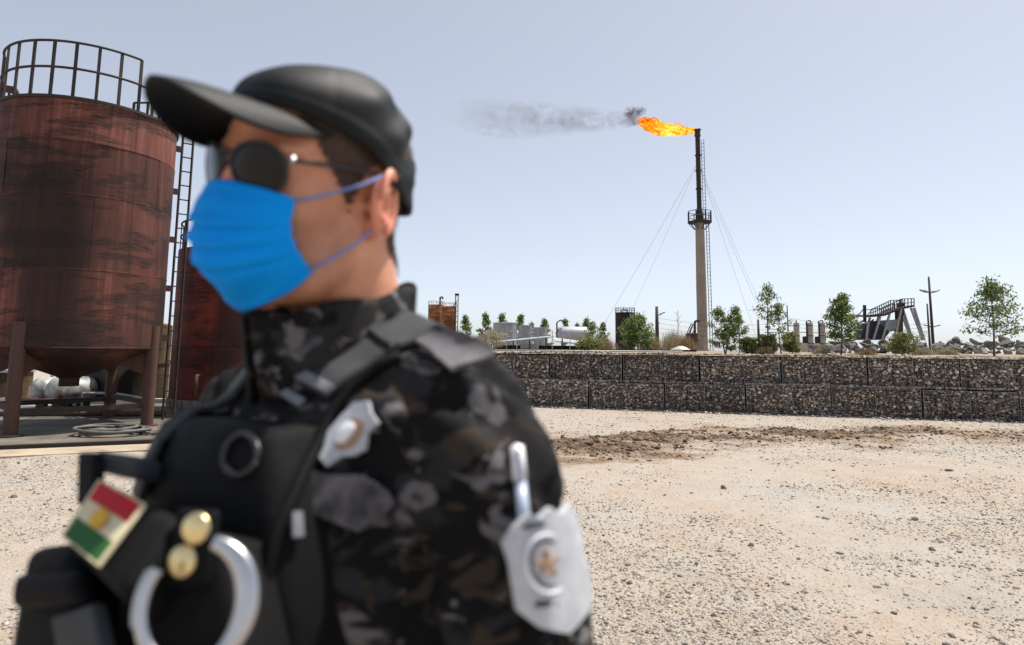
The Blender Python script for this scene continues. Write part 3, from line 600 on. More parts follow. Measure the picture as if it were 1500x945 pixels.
def plant_tree(name, ms, loc, label, cat='tree', group=None, sc=1.0, rz=0.0):
    o = empty(name, loc, rz); o.scale = (sc, sc, sc); link('trunk', ms[0], None, o); link('crown', ms[1], None, o); tag(o, label, cat, group); return o
def hpx(px_h, D): return px_h*D/FPX
near_trees = [  # px, crown top y, half width px, D, crown base frac, density, label, leaf
    (1457, 408, 42, 17.6, 0.26, 1.9, 'full green sapling beside the rubble at the photo\'s right edge', 0.070),
    (1232, 428, 26, 18.2, 0.22, 2.1, 'dense round-crowned sapling just left of the loading platform', 0.070),
    (1124, 413, 26, 18.4, 0.45, 1.0, 'slender bare-stemmed sapling, tallest of the cluster right of the flare stack', 0.065),
    (1143, 440, 20, 18.1, 0.25, 1.0, 'thin sapling with olive leaves beside the tallest sapling of the cluster', 0.060),
    (1062, 446, 21, 18.6, 0.10, 1.5, 'bushy sapling leafy to the ground next to the flare stack', 0.060),
    (1084, 458, 18, 18.3, 0.35, 0.9, 'small sapling between the bushy one and the tallest sapling', 0.060),
    (868, 470, 17, 21.0, 0.15, 1.0, 'small pale sapling in front of the grey horizontal tank', 0.060),
    (934, 462, 27, 23.0, 0.10, 1.9, 'broad pale green sapling in front of the black tank', 0.075),
]
for i_, (px, ty, hw, D, bf, de, lab, lf) in enumerate(near_trees):
    loc = at_t(px, D); top = P(px, ty, D).z; H = top-loc.z
    ms = tree_meshes(200+i_, H, hpx(hw, D), bf*H, de, lf, M_LEAFY if i_ == 3 else M_LEAF, 0.02, 1 if i_ not in (4, 7) else 2, 0.45)
    plant_tree('sapling', ms, loc-Vector((0, 0, 0.03)), lab, 'tree', 'young trees along the terrace')
for i_, (px, ty, hw, D, mat, lab) in enumerate([(1322, 489, 24, 17.9, M_LEAFY, 'low yellow-green shrub on the terrace below the loading platform'), (1100, 496, 16, 18.4, M_LEAFY, 'low yellowish bush between the saplings right of the flare stack'),
        (1125, 490, 14, 18.2, M_LEAFY, 'small olive bush at the foot of the tallest sapling'), (1160, 487, 14, 19.2, M_LEAFY, 'small olive bush beside the three grey columns'), (862, 500, 20, 19.5, M_LEAFY, 'low pale bush at the wall\'s crest below the grey tanks'), (720, 487, 22, 30.0, M_STRAW, 'pale straw-coloured shrub beside the first grey round tank')]):
    loc = at_t(px, D); H = P(px, ty, D).z-loc.z; ms = tree_meshes(300+i_, H, hpx(hw, D), 0.05*H, 1.2, 0.05, mat, 0.02, 3, 0.15)
    plant_tree('shrub', ms, loc-Vector((0, 0, 0.02)), lab, 'shrub')
# dry brush: upright stalks and twigs
def brush(px, ty, wpx, D, mat, lab, n=420, seed=1):
    rg = np.random.default_rng(seed); loc = at_t(px, D); H = P(px, ty, D).z-loc.z; w = hpx(wpx, D)
    x = rg.normal(0, w*0.5, n); y = rg.normal(0, w*0.35, n); h = H*np.clip(1-(x/(w*1.25))**2, 0.25, 1)*rg.uniform(0.5, 1.05, n); lx, ly = rg.normal(0, 0.16, (2, n))*h; tw = 0.010+0.004*D/20
    a = np.stack([x-tw/2, y, 0*x], 1); b = np.stack([x+tw/2, y+tw/2, 0*x], 1); c_ = np.stack([x+lx, y+ly, h], 1)
    m1 = (a+c_)/2+rg.normal(0, 0.05*H, (n, 3)); V = np.concatenate([np.stack([a, b, c_], 1).reshape(-1, 3), np.stack([m1, m1+np.array([tw, 0, tw*0.6]), m1+rg.normal(0, 0.14*H, (n, 3))+np.array([0, 0, 0.12*H])], 1).reshape(-1, 3)])
    me = np_mesh('stalks', V, np.arange(len(V)).reshape(-1, 3)); tone = np.repeat(np.clip(rg.normal(0.5, 0.25, len(V)//3), 0, 1), 3).astype(np.float32); at_ = me.attributes.new('tone', 'FLOAT', 'POINT'); at_.data.foreach_set('value', tone)
    o = link('dry_bush', me, mat); o.location = loc; tag(o, lab, 'bush'); return o
brush(884, 490, 22, 34, M_DRY, 'orange-brown dry brush left of the black tank', 500, 1)
brush(952, 484, 17, 32, M_DRY, 'brown dry brush between the black tank and the lamp pole', 420, 2)
brush(988, 478, 24, 36, M_STRAW, 'tall straw-coloured brush left of the flare stack', 700, 3)
brush(1004, 486, 16, 34, M_DRY, 'reddish-brown brush in front of the small red tank', 380, 4)
brush(700, 488, 14, 40, M_STRAW, 'pale dry brush behind the guard\'s shoulder', 400, 5)
brush(1385, 506, 20, 18.3, M_STRAW, 'yellow dry grass tuft on the crest below the double lamp pole', 380, 6)
brush(1350, 506, 16, 18.0, M_STRAW, 'yellow dry grass tuft right of the low shrub', 300, 7)
brush(1205, 504, 14, 18.4, M_STRAW, 'yellow dry grass tuft left of the round-crowned sapling', 260, 8)
brush(1120, 504, 14, 17.9, M_DRY, 'ochre dry grass tuft below the tallest sapling', 260, 9)
brush(1270, 507, 16, 18.0, M_DRY, 'ochre dry grass tuft below the rubble right of the round-crowned sapling', 260, 10)
# far row of trees: three kinds, copied
fm = [tree_meshes(400+i_, 3.6, 1.0, 0.5, 1.3, 0.20, M_LEAF, 0.02, 1, 0.6) for i_ in range(3)]
far = [(683, 462, 'far green tree beside the orange rusted tanks'), (711, 458, 'tall far tree left of the grey tanks'), (735, 459, 'far tree rising behind the first grey round tank'), (763, 461, 'far tree rising behind the second grey round tank'), (779, 472, 'small far tree behind the third grey round tank'),
       (797, 467, 'far tree above the left end of the horizontal tank'), (826, 468, 'far tree above the middle of the horizontal tank'), (858, 466, 'far tree above the right end of the horizontal tank'), (884, 472, 'dark far tree left of the black tank'), (848, 474, 'small far tree behind the horizontal tank')]
for i_, (px, ty, lab) in enumerate(far):
    D = 105+6*math.sin(i_*2.1); loc = at_t(px, D); H = P(px, ty, D).z-loc.z; plant_tree('far_tree', fm[i_ % 3], loc, lab, 'tree', 'far trees beyond the grey tanks', H/3.6, i_*1.3)

# ---- grey round tanks, horizontal tank, low shed
def vtank(name, px0, px1, ty, D, mat, lab, rail=None, roof=0.12, bands=(), by=506):
    pl, pr = P(px0, 500, D), P(px1, 500, D); r_ = (pr.x-pl.x)/2*0.985; cx = (pl.x+pr.x)/2; z1 = P((px0+px1)/2, ty, D-r_).z; z0 = tz(cx, D)
    o = empty(name, (cx, D, z0-0.05)); h = z1-z0+0.05
    mb = MB(); mb.lathe([(0, 0), (r_, 0), (r_, h)], 40); mb.build('shell', mat, o, angle=R(40))
    mb = MB(); mb.lathe([(r_, h-0.02), (r_*1.02, h), (r_*1.02, h+0.05), (r_*0.9, h+0.06), (0, h+roof*r_)], 40); mb.build('roof', mat, o, angle=R(40))
    for b_ in bands: mb = MB(); mb.lathe([(r_, h*b_-0.04), (r_*1.012, h*b_-0.03), (r_*1.012, h*b_+0.03), (r_, h*b_+0.04)], 40); mb.build('hoop', mat, o, angle=R(40))
    tag(o, lab, 'tank'); return o, r_, h
for (a, b, ty, D, lab) in ((722, 757.5, 473, 72, 'largest and leftmost of the three grey round tanks'), (759, 780, 477, 80, 'middle of the three grey round tanks'), (781.5, 802, 480, 86, 'smallest of the three grey round tanks beside the horizontal tank')):
    o, r_, h = vtank('round_tank', a, b, ty, D, M_GALV, lab, bands=(0.35, 0.68)); o['group'] = 'grey round tanks'
    mb = MB(); mb.bar((r_*0.95, -r_*0.35, 0), (r_*0.95, -r_*0.35, h+0.3), 0.10); mb.build('standpipe', M_PALE, o)
pl, pr = P(814, 490, 78), P(866, 490, 78); r_ = 0.95; o = empty('horizontal_tank', ((pl.x+pr.x)/2, 78, P(840, 478, 77).z-r_)); tag(o, 'pale grey horizontal cylinder tank with rounded ends beyond the shed', 'tank')
L_ = (pr.x-pl.x)/2; mb = MB(); mb.lathe([(0, -L_), (r_*0.6, -L_+0.12), (r_*0.9, -L_+0.35), (r_, -L_+0.7), (r_, L_-0.7), (r_*0.9, L_-0.35), (r_*0.6, L_-0.12), (0, L_)], 32); mb.v = [(v[2], v[1], v[0]) for v in mb.v]; mb.build('shell', M_GALV2, o, angle=R(40))
for s_ in (-1, 1): mb = MB(); mb.box((s_*L_*0.6, 0, -r_*0.9), (0.3, 1.4, 1.2)); mb.build('saddle', M_CONC, o)
mb = MB(); mb.tube([(-L_*0.95, -0.5, -0.6), (-L_*0.95, -0.5, r_+0.45), (-L_*0.75, -0.5, r_+0.75), (-L_*0.55, -0.5, r_+0.45)], 0.09, 8); mb.build('vent_pipe', M_POLE, o, True)
D = 58; sh_ = empty('shed', (P(800, 500, D).x, D, 0)); tag(sh_, 'low open shed with shallow grey sheet roof before the grey tanks', 'shed')
zb = tz(sh_.location.x, D)-0.1
def SX(px): return P(px, 500, D).x-sh_.location.x
def SZ(py): return P(800, py, D).z
xl, xm, xr = SX(724), SX(810), SX(872)
for (a, za, b, zb2, nm, n_, dzb, dzf) in ((xl, SZ(503.5), xm, SZ(494.5), 'roof_sheet', 7, 0.16, 0.0), (xm, SZ(494), xr, SZ(501), 'roof_sheet', 6, 0.0, -0.42)):
    for q_ in range(n_):
        xa, xb = a+(b-a)*q_/n_, a+(b-a)*(q_+1)/n_-0.02; z_a, z_b = za+(zb2-za)*q_/n_, za+(zb2-za)*(q_+1)/n_
        c4 = [(xa, -2.2, z_a+dzf), (xb, -2.2, z_b+dzf), (xb, 2.2, z_b+dzb), (xa, 2.2, z_a+dzb)]
        mb = MB(); mb.add(c4+[(p[0], p[1], p[2]+0.06) for p in c4], [(3, 2, 1, 0), (4, 5, 6, 7), (0, 1, 5, 4), (1, 2, 6, 5), (2, 3, 7, 6), (3, 0, 4, 7)]); mb.build(nm, M_GALV2, sh_)
mb = MB(); mb.box(((xl+xr)/2, 1.8, (SZ(506)+zb)/2), (xr-xl-0.4, 0.15, SZ(506)-zb)); mb.build('back_wall', simple('brown_wall', (0.10, 0.07, 0.05), 0.9, 0, 0.5, 1.0), sh_)
for q_ in range(7): x_ = xl+0.3+(xr-xl-0.6)*q_/6; t_ = SZ(503.5)+(SZ(494)-SZ(503.5))*min(1, (x_-xl)/(xm-xl)) if x_ < xm else SZ(494)+(SZ(507)-SZ(494))*(x_-xm)/(xr-xm); mb = MB(); mb.bar((x_, -2.0, zb), (x_, -2.0, t_), 0.12); mb.build('post', M_POLE, sh_)
mb = MB(); mb.box((SX(775), -1.2, zb+0.30), (1.6, 0.8, 0.5)); mb.build('workbench', M_PALE, sh_)
# pale fence posts and the pale pipe on the crest
fpm = MB(); fpm.bar((0, 0, -0.05), (0, 0, 1.0), 0.028); fpm = fpm.me('fence_post'); fpm.materials.append(M_PALE)
for (px, ty, D, nth) in ((716, 480, 25, 'first'), (742, 478, 25, 'second'), (757, 477, 25, 'third'), (788, 480, 25.5, 'fourth'), (809, 484, 25, 'fifth'), (835, 486, 25.5, 'last')):
    o = link('fence_post', fpm); o.location = at_t(px, D); o.scale = (1, 1, P(px, ty, D).z-o.location.z); tag(o, nth+' thin pale fence post from the guard\'s shoulder, before the grey tanks', 'post', 'thin pale fence posts')
a, b = at_t(640, 19.4), at_t(1000, 18.9); mb = MB(); mb.tube([a+Vector((0, 0, 0.07)), b+Vector((0, 0, 0.07))], 0.022, 8); o = mb.build('pipe_rail', M_PALE, None, True); tag(o, 'long thin pale pipe lying along the wall\'s crest', 'pipe')
a, b = at_t(700, 20.2), at_t(1020, 19.6); mb = MB(); mb.bar(a+Vector((0, 0, 0.06)), b+Vector((0, 0, 0.06)), 0.10, 0.06); o = mb.build('edge_beam', M_IRON); tag(o, 'dark low beam behind the pale pipe on the crest', 'beam')

# ---- twin orange tanks with a tower
D = 92
for (a, b, ty, lab) in ((626, 649, 446.5, 'left one of the twin orange rusted tanks behind the guard\'s shoulder'), (646, 668, 449, 'right one of the twin orange rusted tanks, beside the thin tower')):
    o, r_, h = vtank('orange_tank', a, b, ty, D if a < 640 else D-2.6, M_ORANGE, lab, roof=0.05, bands=(0.25, 0.5, 0.75)); o['group'] = 'twin orange tanks'
    for q_ in range(9): an = q_*2*math.pi/9; mb = MB(); mb.bar((r_*math.cos(an), r_*math.sin(an), h), (r_*math.cos(an), r_*math.sin(an), h+0.55), 0.06); mb.build('post', M_PALE, o)
    mb = MB(); mb.tube([(r_*math.cos(i_*0.1571), r_*math.sin(i_*0.1571), h+0.55) for i_ in range(40)], 0.035, 5, closed=True); mb.build('rail', M_PALE, o, True)
    if a < 640: mb = MB(); mb.tube([(r_*0.55, -0.4, h-0.1), (r_*0.55, -0.4, h+1.1), (r_*0.75, -0.4, h+1.2), (r_*0.95, -0.4, h+0.9)], 0.13, 8); mb.build('vent_pipe', M_POLE, o, True)
tp = P(668, 500, D-3); tw_ = empty('pipe_tower', (tp.x, tp.y, tz(tp.x, tp.y))); tag(tw_, 'thin latticed steel tower beside the twin orange tanks', 'tower'); th_ = P(668, 432, D-3).z-tw_.location.z
for (x_, y_) in ((-.18, -.18), (.18, -.18), (.18, .18), (-.18, .18)): mb = MB(); mb.bar((x_, y_, 0), (x_, y_, th_), 0.09); mb.build('post', M_IRON, tw_)
for q_ in range(10): z = th_*(q_+0.5)/10; mb = MB(); mb.bar((-.18, -.18, z), (.18, -.18, z+0.5), 0.05); mb.build('brace', M_IRON, tw_)
mb = MB(); mb.box((0, 0, th_+0.05), (0.55, 0.55, 0.25)); mb.build('head_box', M_IRON, tw_)
for dz in (0, -0.9): mb = MB(); mb.bar((0, 0, th_-0.9+dz*0.3), (-1.0+0.2*dz, 0.3, th_-2.1), 0.09); mb.build('strut', M_GALV, tw_)

# ---- black tank
o, r_, h = vtank('black_tank', 901.5, 930.5, 458, 62, M_BLACKT, 'tall narrow black tank with top railing left of the lamp pole', roof=0.03, bands=(0.97,))
for q_ in range(10): an = q_*2*math.pi/10; mb = MB(); mb.bar((r_*math.cos(an), r_*math.sin(an), h), (r_*math.cos(an), r_*math.sin(an), h+0.5), 0.045); mb.build('post', M_POLE, o)
for zz2 in (0.27, 0.5): mb = MB(); mb.tube([(r_*math.cos(i_*0.1571), r_*math.sin(i_*0.1571), h+zz2) for i_ in range(40)], 0.025, 5, closed=True); mb.build('rail', M_GALV, o, True)
for (x_, dx) in ((-0.3, 0.3), (0.25, -0.25)): mb = MB(); mb.tube([(x_, 0, h), (x_, 0, h+0.32), (x_+dx*0.5, 0, h+0.42), (x_+dx, 0, h+0.25)], 0.06, 8); mb.build('vent_pipe', M_POLE, o, True)
# orange timber frame beside it
c0 = at_t(948, 44); fr = empty('trestle', c0); tag(fr, 'small reddish timber trestle under the brown brush', 'trestle'); 
for (a, b) in (((-.45, 0, 0), (-.45, 0, .42)), ((-.25, 0, 0), (-.25, 0, .36)), ((-.5, 0, .44), (.55, 0, .05)), ((-.25, 0.1, .2), (.5, 0.1, .02))): mb = MB(); mb.bar(a, b, 0.07); mb.build('beam', M_ORANGE, fr)

# ---- lamp pole, posts, wires
def pole(name, px, ty, D, r_, lab, cat='pole', lean=0.0):
    c0 = at_t(px, D); h = P(px, ty, D).z-c0.z; o = empty(name, c0); tag(o, lab, cat)
    mb = MB(); mb.tube([(0, 0, 0), (lean*h, 0, h)], [r_, r_*0.65], 10); mb.build('shaft', M_POLE, o, True); return o, h
o, h1 = pole('lamp_pole', 963, 449, 50, 0.17, 'dark utility pole with one lamp arm between black tank and flare stack', 'lamp')
mb = MB(); mb.tube([(0, 0, h1*0.80), (0.25, 0, h1*0.80+0.02), (0.33, 0, h1*0.83)], 0.04, 6); mb.build('arm', M_POLE, o, True)
mb = MB(); mb.bar((0.24, 0, h1*0.82), (0.62, 0, h1*0.87), 0.12, 0.07); mb.build('lamp_head', M_POLE, o)
mb = MB(); mb.bar((-0.1, 0, h1*0.62), (0.22, 0, h1*0.62), 0.06); mb.build('crossarm', M_POLE, o)
p1 = o.location.copy()
o, h2 = pole('utility_pole', 1155.5, 447, 50, 0.06, 'thin dark pole behind the sapling cluster', 'pole'); p2 = o.location.copy()
o, h2b = pole('utility_pole', 1112, 468, 30, 0.07, 'short dark post left of the tallest sapling', 'pole')
o, h2c = pole('utility_pole', 994, 455, 46, 0.025, 'very thin leafless mast left of the small red tank', 'pole')
for q_ in range(6): mb = MB(); a = q_*1.9; mb.tube([(0, 0, h2c*(0.62+0.05*q_)), (0.22*math.cos(a), 0.2*math.sin(a), h2c*(0.72+0.05*q_))], 0.012, 4); mb.build('twig', M_TRUNK, o)
o, h3 = pole('lamp_pole', 1367.5, 408, 46, 0.11, 'tall double-headed street lamp pole beside the loading platform', 'lamp', -0.0)
for s_ in (-1, 1):
    mb = MB(); mb.tube([(0, 0, h3*0.80), (s_*0.16, 0, h3*0.815)], 0.035, 6); mb.build('arm', M_POLE, o, True)
    mb = MB(); mb.lathe([(0, -0.30), (0.045, -0.26), (0.075, -0.1), (0.07, 0.1), (0.04, 0.26), (0, 0.30)], 10); hd = mb.build('lamp_head', M_GALV, o, True); hd.location = (s_*0.42, 0, h3*0.82+0.05); hd.rotation_euler = (0, s_*R(72), 0); hd.scale = (1.2, 2.2, 1.15)
    for dz in (0.36,): mb = MB(); mb.bar((0, 0, h3*dz-0.08), (s_*0.6, 0, h3*dz+0.08), 0.06); mb.build('crossarm', M_POLE, o)
mb = MB(); mb.lathe([(0.0, 0.16), (0.05, 0.1), (0.06, 0), (0.0, -0.05)], 8); c_ = mb.build('finial', M_GALV, o, True); c_.location = (0, 0, h3+0.02); p3 = o.location.copy()
o, h4 = pole('utility_pole', 1362.5, 445, 48, 0.085, 'shorter dark post standing beside the double-headed lamp pole', 'pole')
def wires(a, b, za, zb, n, dz, sag, lab, grp):
    for q_ in range(n):
        pts = []
        for i_ in range(17):
            t = i_/16; p = a.lerp(b, t); z = (a.z+za-dz*q_)*(1-t)+(b.z+zb-dz*q_)*t-sag*4*t*(1-t); pts.append((p.x, p.y+0.2*(q_ % 2), z))
        mb = MB(); mb.tube(pts, 0.011, 4); o = mb.build('overhead_wire', M_WIRE); tag(o, ('topmost', 'second', 'third', 'lowest')[q_]+' '+lab, 'wire', grp)
wires(p1, p2, h1*0.74, h2*0.62, 4, 0.38, 0.35, 'thin overhead wire between the lamp pole and the thin dark pole', 'wires left of the cluster')
wires(p2, p3, h2*0.72, h3*0.40, 4, 0.30, 0.35, 'thin overhead wire between the thin dark pole and the double lamp pole', 'wires right of the cluster')

# ---- small red tank, elbow pipe and mound by the stack
o, r_, h = vtank('small_tank', 1004.5, 1022.5, 489.5, 44, M_TANK2, 'small dark red tank with bent frame on top at the flare stack\'s foot', roof=0.02)
for (a, b) in (((-.35, 0, 0), (-.02, 0, .72)), ((-.02, 0, .72), (.3, 0, .5)), ((-.2, 0.1, 0), (.08, 0.1, .6)), ((.3, 0, .5), (0, 0, 0)), ((.12, .1, .62), (-.1, .1, .05))): mb = MB(); mb.bar((a[0], a[1], a[2]+h), (b[0], b[1], b[2]+h), 0.05); mb.build('frame_bar', M_POLE, o)
c0 = at_t(1018.5, 40); zt = P(1018, 470, 40).z-c0.z; mb = MB(); mb.tube([(0, 0, 0), (0, 0, zt-0.15), (0.04, 0, zt-0.05), (0.13, 0, zt), (0.3, 0, zt)], 0.075, 10); o = empty('elbow_pipe', c0); tag(o, 'dark upright pipe with elbow beside the flare stack', 'pipe'); mb.build('shaft', M_POLE, o, True); mb = MB(); mb.tube([(0.24, 0, zt), (0.28, 0, zt)], 0.11, 10); mb.build('flange', M_POLE, o, True)
c0 = at_t(997, 27); mb = MB(); mb.lathe([(0.52, -0.05), (0.40, 0.05), (0.22, 0.14), (0.08, 0.20), (0, 0.21)], 24, wob=lambda a, z: 0.05*math.sin(a*3+z*9)); o = mb.build('gravel_mound', M_PALE, None, True); o.location = c0; tag(o, 'small pale gravel mound left of the flare stack', 'mound')

# ---- flare stack
D = 60; fb = at_t(1029.5, D); fs_ = empty('flare_stack', fb); tag(fs_, 'tall flare stack with tan lower column, platform and dark upper pipe, guyed', 'flare stack')
zp = P(1027, 325, D).z-fb.z; ztop = P(1022.5, 190, D).z-fb.z
mb = MB(); mb.lathe([(0.58, -0.1), (0.58, 0.15), (0.47, 0.16), (0.46, zp*0.5), (0.41, zp-0.6), (0.39, zp-0.1)], 28); mb.build('lower_column', M_STACK, fs_, angle=R(35))
for q_ in range(1, 6): z = zp*q_/6; mb = MB(); mb.lathe([(0.42, z-0.03), (0.495-0.016*q_, z-0.02), (0.495-0.016*q_, z+0.02), (0.40, z+0.03)], 28); mb.build('weld_ring', M_STACK, fs_, angle=R(50))
mb = MB(); mb.lathe([(0.42, zp-0.1), (0.36, zp+0.5), (0.25, zp+1.3), (0.225, zp+1.4), (0.225, ztop-0.7)], 24); up_ = mb.build('upper_pipe', M_IRON, fs_, angle=R(35))
mb = MB(); mb.lathe([(0.23, ztop-0.75), (0.30, ztop-0.65), (0.30, ztop-0.45), (0.25, ztop-0.4), (0.30, ztop-0.1), (0.36, ztop), (0.30, ztop), (0.2, ztop-0.4)], 20, wob=lambda a, z: 0.03*math.sin(a*4)); mb.build('burner_tip', M_IRON, fs_, angle=R(35))
for z in (zp+3.2, zp+5.0, zp+6.5): mb = MB(); mb.lathe([(0.22, z-0.06), (0.30, z-0.05), (0.30, z+0.05), (0.22, z+0.06)], 20); mb.build('flange', M_IRON, fs_, angle=R(40))
pf = empty('platform'); pf.parent = fs_; pf.location = (0, 0, zp-0.05)
mb = MB(); mb.lathe([(0.45, -0.08), (1.12, -0.05), (1.12, 0.06), (0.42, 0.08)], 16); mb.build('deck', M_IRON, pf)
for q_ in range(8):
    an = q_*math.pi/4+0.2; mb = MB(); mb.bar((1.1*math.cos(an), 1.1*math.sin(an), 0), (1.1*math.cos(an), 1.1*math.sin(an), 1.02), 0.07); mb.build('post', M_IRON, pf)
    mb = MB(); mb.bar((0.47*math.cos(an), 0.47*math.sin(an), -0.7), (1.05*math.cos(an), 1.05*math.sin(an), -0.06), 0.06); mb.build('bracket', M_IRON, pf)
for z in (0.52, 1.02): mb = MB(); mb.tube([(1.1*math.cos(i_*math.pi/4+0.2), 1.1*math.sin(i_*math.pi/4+0.2), z) for i_ in range(8)], 0.035, 5, closed=True); mb.build('rail', M_IRON, pf)
la = empty('ladder'); la.parent = fs_
for x_ in (0.0, 0.26):
    mb = MB(); mb.bar((0.66+x_, -0.1, 0), (0.56+x_, -0.1, zp+0.8), 0.05); mb.build('stile', M_IRON, la)
    mb = MB(); mb.bar((0.34+x_, -0.1, zp), (0.30+x_, -0.1, ztop-1.0), 0.04); mb.build('stile', M_IRON, la)
mb = MB()
for z in np.arange(0.4, zp, 0.35): mb.bar((0.66-0.1*z/zp, -0.1, z), (0.92-0.1*z/zp, -0.1, z), 0.03)
for z in np.arange(zp+0.3, ztop-1.1, 0.35): mb.bar((0.33, -0.1, z), (0.58, -0.1, z), 0.03)
rgs = mb.build('rungs', M_IRON, la); rgs['kind'] = 'stuff'
for (px, py, dD, z) in ((898, 452, -4, ztop-3.2), (1108, 432, 6, ztop-3.2), (1100, 424, -8, ztop-3.6), (1090, 440, 14, ztop-3.2), (905, 500, 12, ztop-3.2)):
    e_ = P(px, py, D+dD)-fb; d_ = (e_-Vector((0, 0, z))); tt = (0.3-z)/d_.z; e2 = Vector((0, 0, z))+d_*tt
    mb = MB(); mb.tube([(0, 0, z), tuple(Vector((0, 0, z)).lerp(e2, 0.5)-Vector((0, 0, 0.15))), tuple(e2)], 0.013, 4); mb.build('guy_wire', simple('guy_steel', (0.35, 0.35, 0.36), 0.5, 0.3), fs_)

# ---- flame and smoke blown to the left
fo = Vector((fb.x, fb.y, fb.z+ztop)); rg = np.random.default_rng(12)
k = NT('flame'); at_ = k.n('Attribute', attribute_name='glow').outputs['Fac']; nz = k.noise(3.2, 5, 0.7)
hh = k.math('ADD', at_, k.math('MULTIPLY', k.math('SUBTRACT', nz, 0.5), 1.1))
em = k.n('Emission', {'Color': k.ramp(hh, (0.0, (0.10, 0.012, 0.0)), (0.18, (0.55, 0.07, 0.004)), (0.42, (0.95, 0.20, 0.008)), (0.70, (1.0, 0.42, 0.02)), (1.0, (1.0, 0.72, 0.16))), 'Strength': 0.72})
k.t.links.new(em.outputs[0], k.o.inputs['Surface']); M_FLAME = k.m
vs, fs, ht = [], [], []
def env(u):   # half thickness along the flame, u 0..1
    return 0.14+0.62*math.sin(math.pi*min(1, u*0.62+0.02))**1.0*(1 if u < 0.8 else 1-0.55*(u-0.8)/0.2)
def axis(u): return Vector((-5.25*u, 0.5*math.sin(u*3), 0.06+0.15*u+0.62*u*u))
for q_ in range(330):
    u0 = rg.uniform(0.0, 0.86)**0.9; ln = rg.uniform(0.06, 0.26); th0 = rg.uniform(0, 6.283); rd = math.sqrt(rg.random())*(1.0 if q_ % 3 else rg.uniform(0.9, 1.45)); m_ = 9; pts = []; rs = []
    core = max(-0.3, 1-rd)
    for i_ in range(m_):
        u = u0+ln*i_/(m_-1); e_ = env(min(1, u)); w_ = rd*e_*0.80
        p = axis(u)+Vector((rg.normal(0, 0.05), w_*math.cos(th0)*0.7+0.10*math.sin(u*31+q_), w_*math.sin(th0)+0.16*math.sin(u*27+q_*1.7)*(0.3+u)+rg.normal(0, 0.035))); pts.append(p); rs.append(0.008+(0.07+0.12*max(0, core)*(0.6+0.8*rg.random()))*math.sin(math.pi*min(1, 0.12+0.86*i_/(m_-1)))**1.2*min(1, 0.35+u*1.8))
    mb = MB(); mb.tube(pts, rs, 6); b = len(vs); vs += mb.v; fs += [tuple(i_+b for i_ in f) for f in mb.f]
    hq = 0.50+0.50*core+0.18*math.sin(min(1, u0*1.4)*math.pi)-0.30*max(0, u0-0.62)/0.3+rg.normal(0, 0.08); ht += [hq-0.12*((i_ // 6)/(m_-1))**2 for i_ in range(m_*6)]
mb = MB(); mb.add(vs, fs); me = mb.me('flame'); at_ = me.attributes.new('glow', 'FLOAT', 'POINT'); at_.data.foreach_set('value', np.array(ht, np.float32)[:len(me.vertices)])
o = link('flame', me, M_FLAME, None, True); o.location = fo+Vector((-0.05, 0, -0.15)); tag(o, 'orange gas flame blowing sideways from the flare stack tip', 'flame')
# smoke: one drifting plume
mb = MB(); prof = []
path = [(0, 0.2, 0.35), (-1.2, 0.15, 0.75), (-3, 0.0, 1.25), (-5.5, -0.15, 1.75), (-8, -0.2, 2.0), (-11, -0.1, 2.15), (-14.5, 0.15, 2.1), (-18, 0.4, 1.5), (-20, 0.5, 0.5)]
mb.tube([(p[0], 0, p[1]) for p in path], [p[2] for p in path], 18); 
k = NT('smoke'); v = k.co(); sx = k.n('SeparateXYZ', {'Vector': v})
tx = k.math('MULTIPLY', sx.outputs[0], -0.05)                     # 0 at the flame, 1 at the tail
n1 = k.noise(0.8, 6, 0.66, k.co(scale=(0.8, 1, 1.0), loc=(3, 0, 1)), 1.0)
thin = k.ramp(tx, (0.0, 1.3), (0.07, 0.9), (0.16, 0.6), (0.5, 0.36), (0.75, 0.16), (1.0, 0.0))
# fade towards the rim: distance from the axis
rz_ = k.math('POWER', k.math('ADD', k.math('POWER', sx.outputs[1], 2.0), k.math('POWER', sx.outputs[2], 2.0)), 0.5)
rim = k.ramp(k.math('DIVIDE', rz_, k.math('ADD', k.math('MULTIPLY', tx, 2.2), 0.75)), (0.45, 1.0), (1.0, 0.0))
dn = k.math('MULTIPLY', k.math('MULTIPLY', k.ramp(n1, (0.43, 0.0), (0.66, 1.0)), thin), rim)
pv = k.n('VolumePrincipled', {'Color': (0.30, 0.29, 0.30), 'Density': k.math('MULTIPLY', dn, 1.3)})
for l_ in list(k.o.inputs['Surface'].links): k.t.links.remove(l_)
k.t.links.new(pv.outputs[0], k.o.inputs['Volume']); M_SMOKE = k.m
o = mb.build('smoke', M_SMOKE); o.location = fo+Vector((-4.9, 0.2, 0.95)); tag(o, 'thin grey smoke plume drifting left from the gas flame', kind='stuff')
mb = MB(); bv, bf = ico(3); 
k = NT('soot_puff'); v = k.co(); ln_ = k.n('VectorMath', {0: v}, operation='LENGTH').outputs['Value']
n1 = k.noise(2.2, 5, 0.6, v, 0.5); dn = k.math('MULTIPLY', k.ramp(ln_, (0.25, 1.0), (0.95, 0.0)), k.ramp(n1, (0.42, 0.0), (0.62, 1.0)))
pv = k.n('VolumePrincipled', {'Color': (0.12, 0.07, 0.055), 'Density': k.math('MULTIPLY', dn, 3.2)}); 
for l_ in list(k.o.inputs['Surface'].links): k.t.links.remove(l_)
k.t.links.new(pv.outputs[0], k.o.inputs['Volume']); M_SOOT = k.m
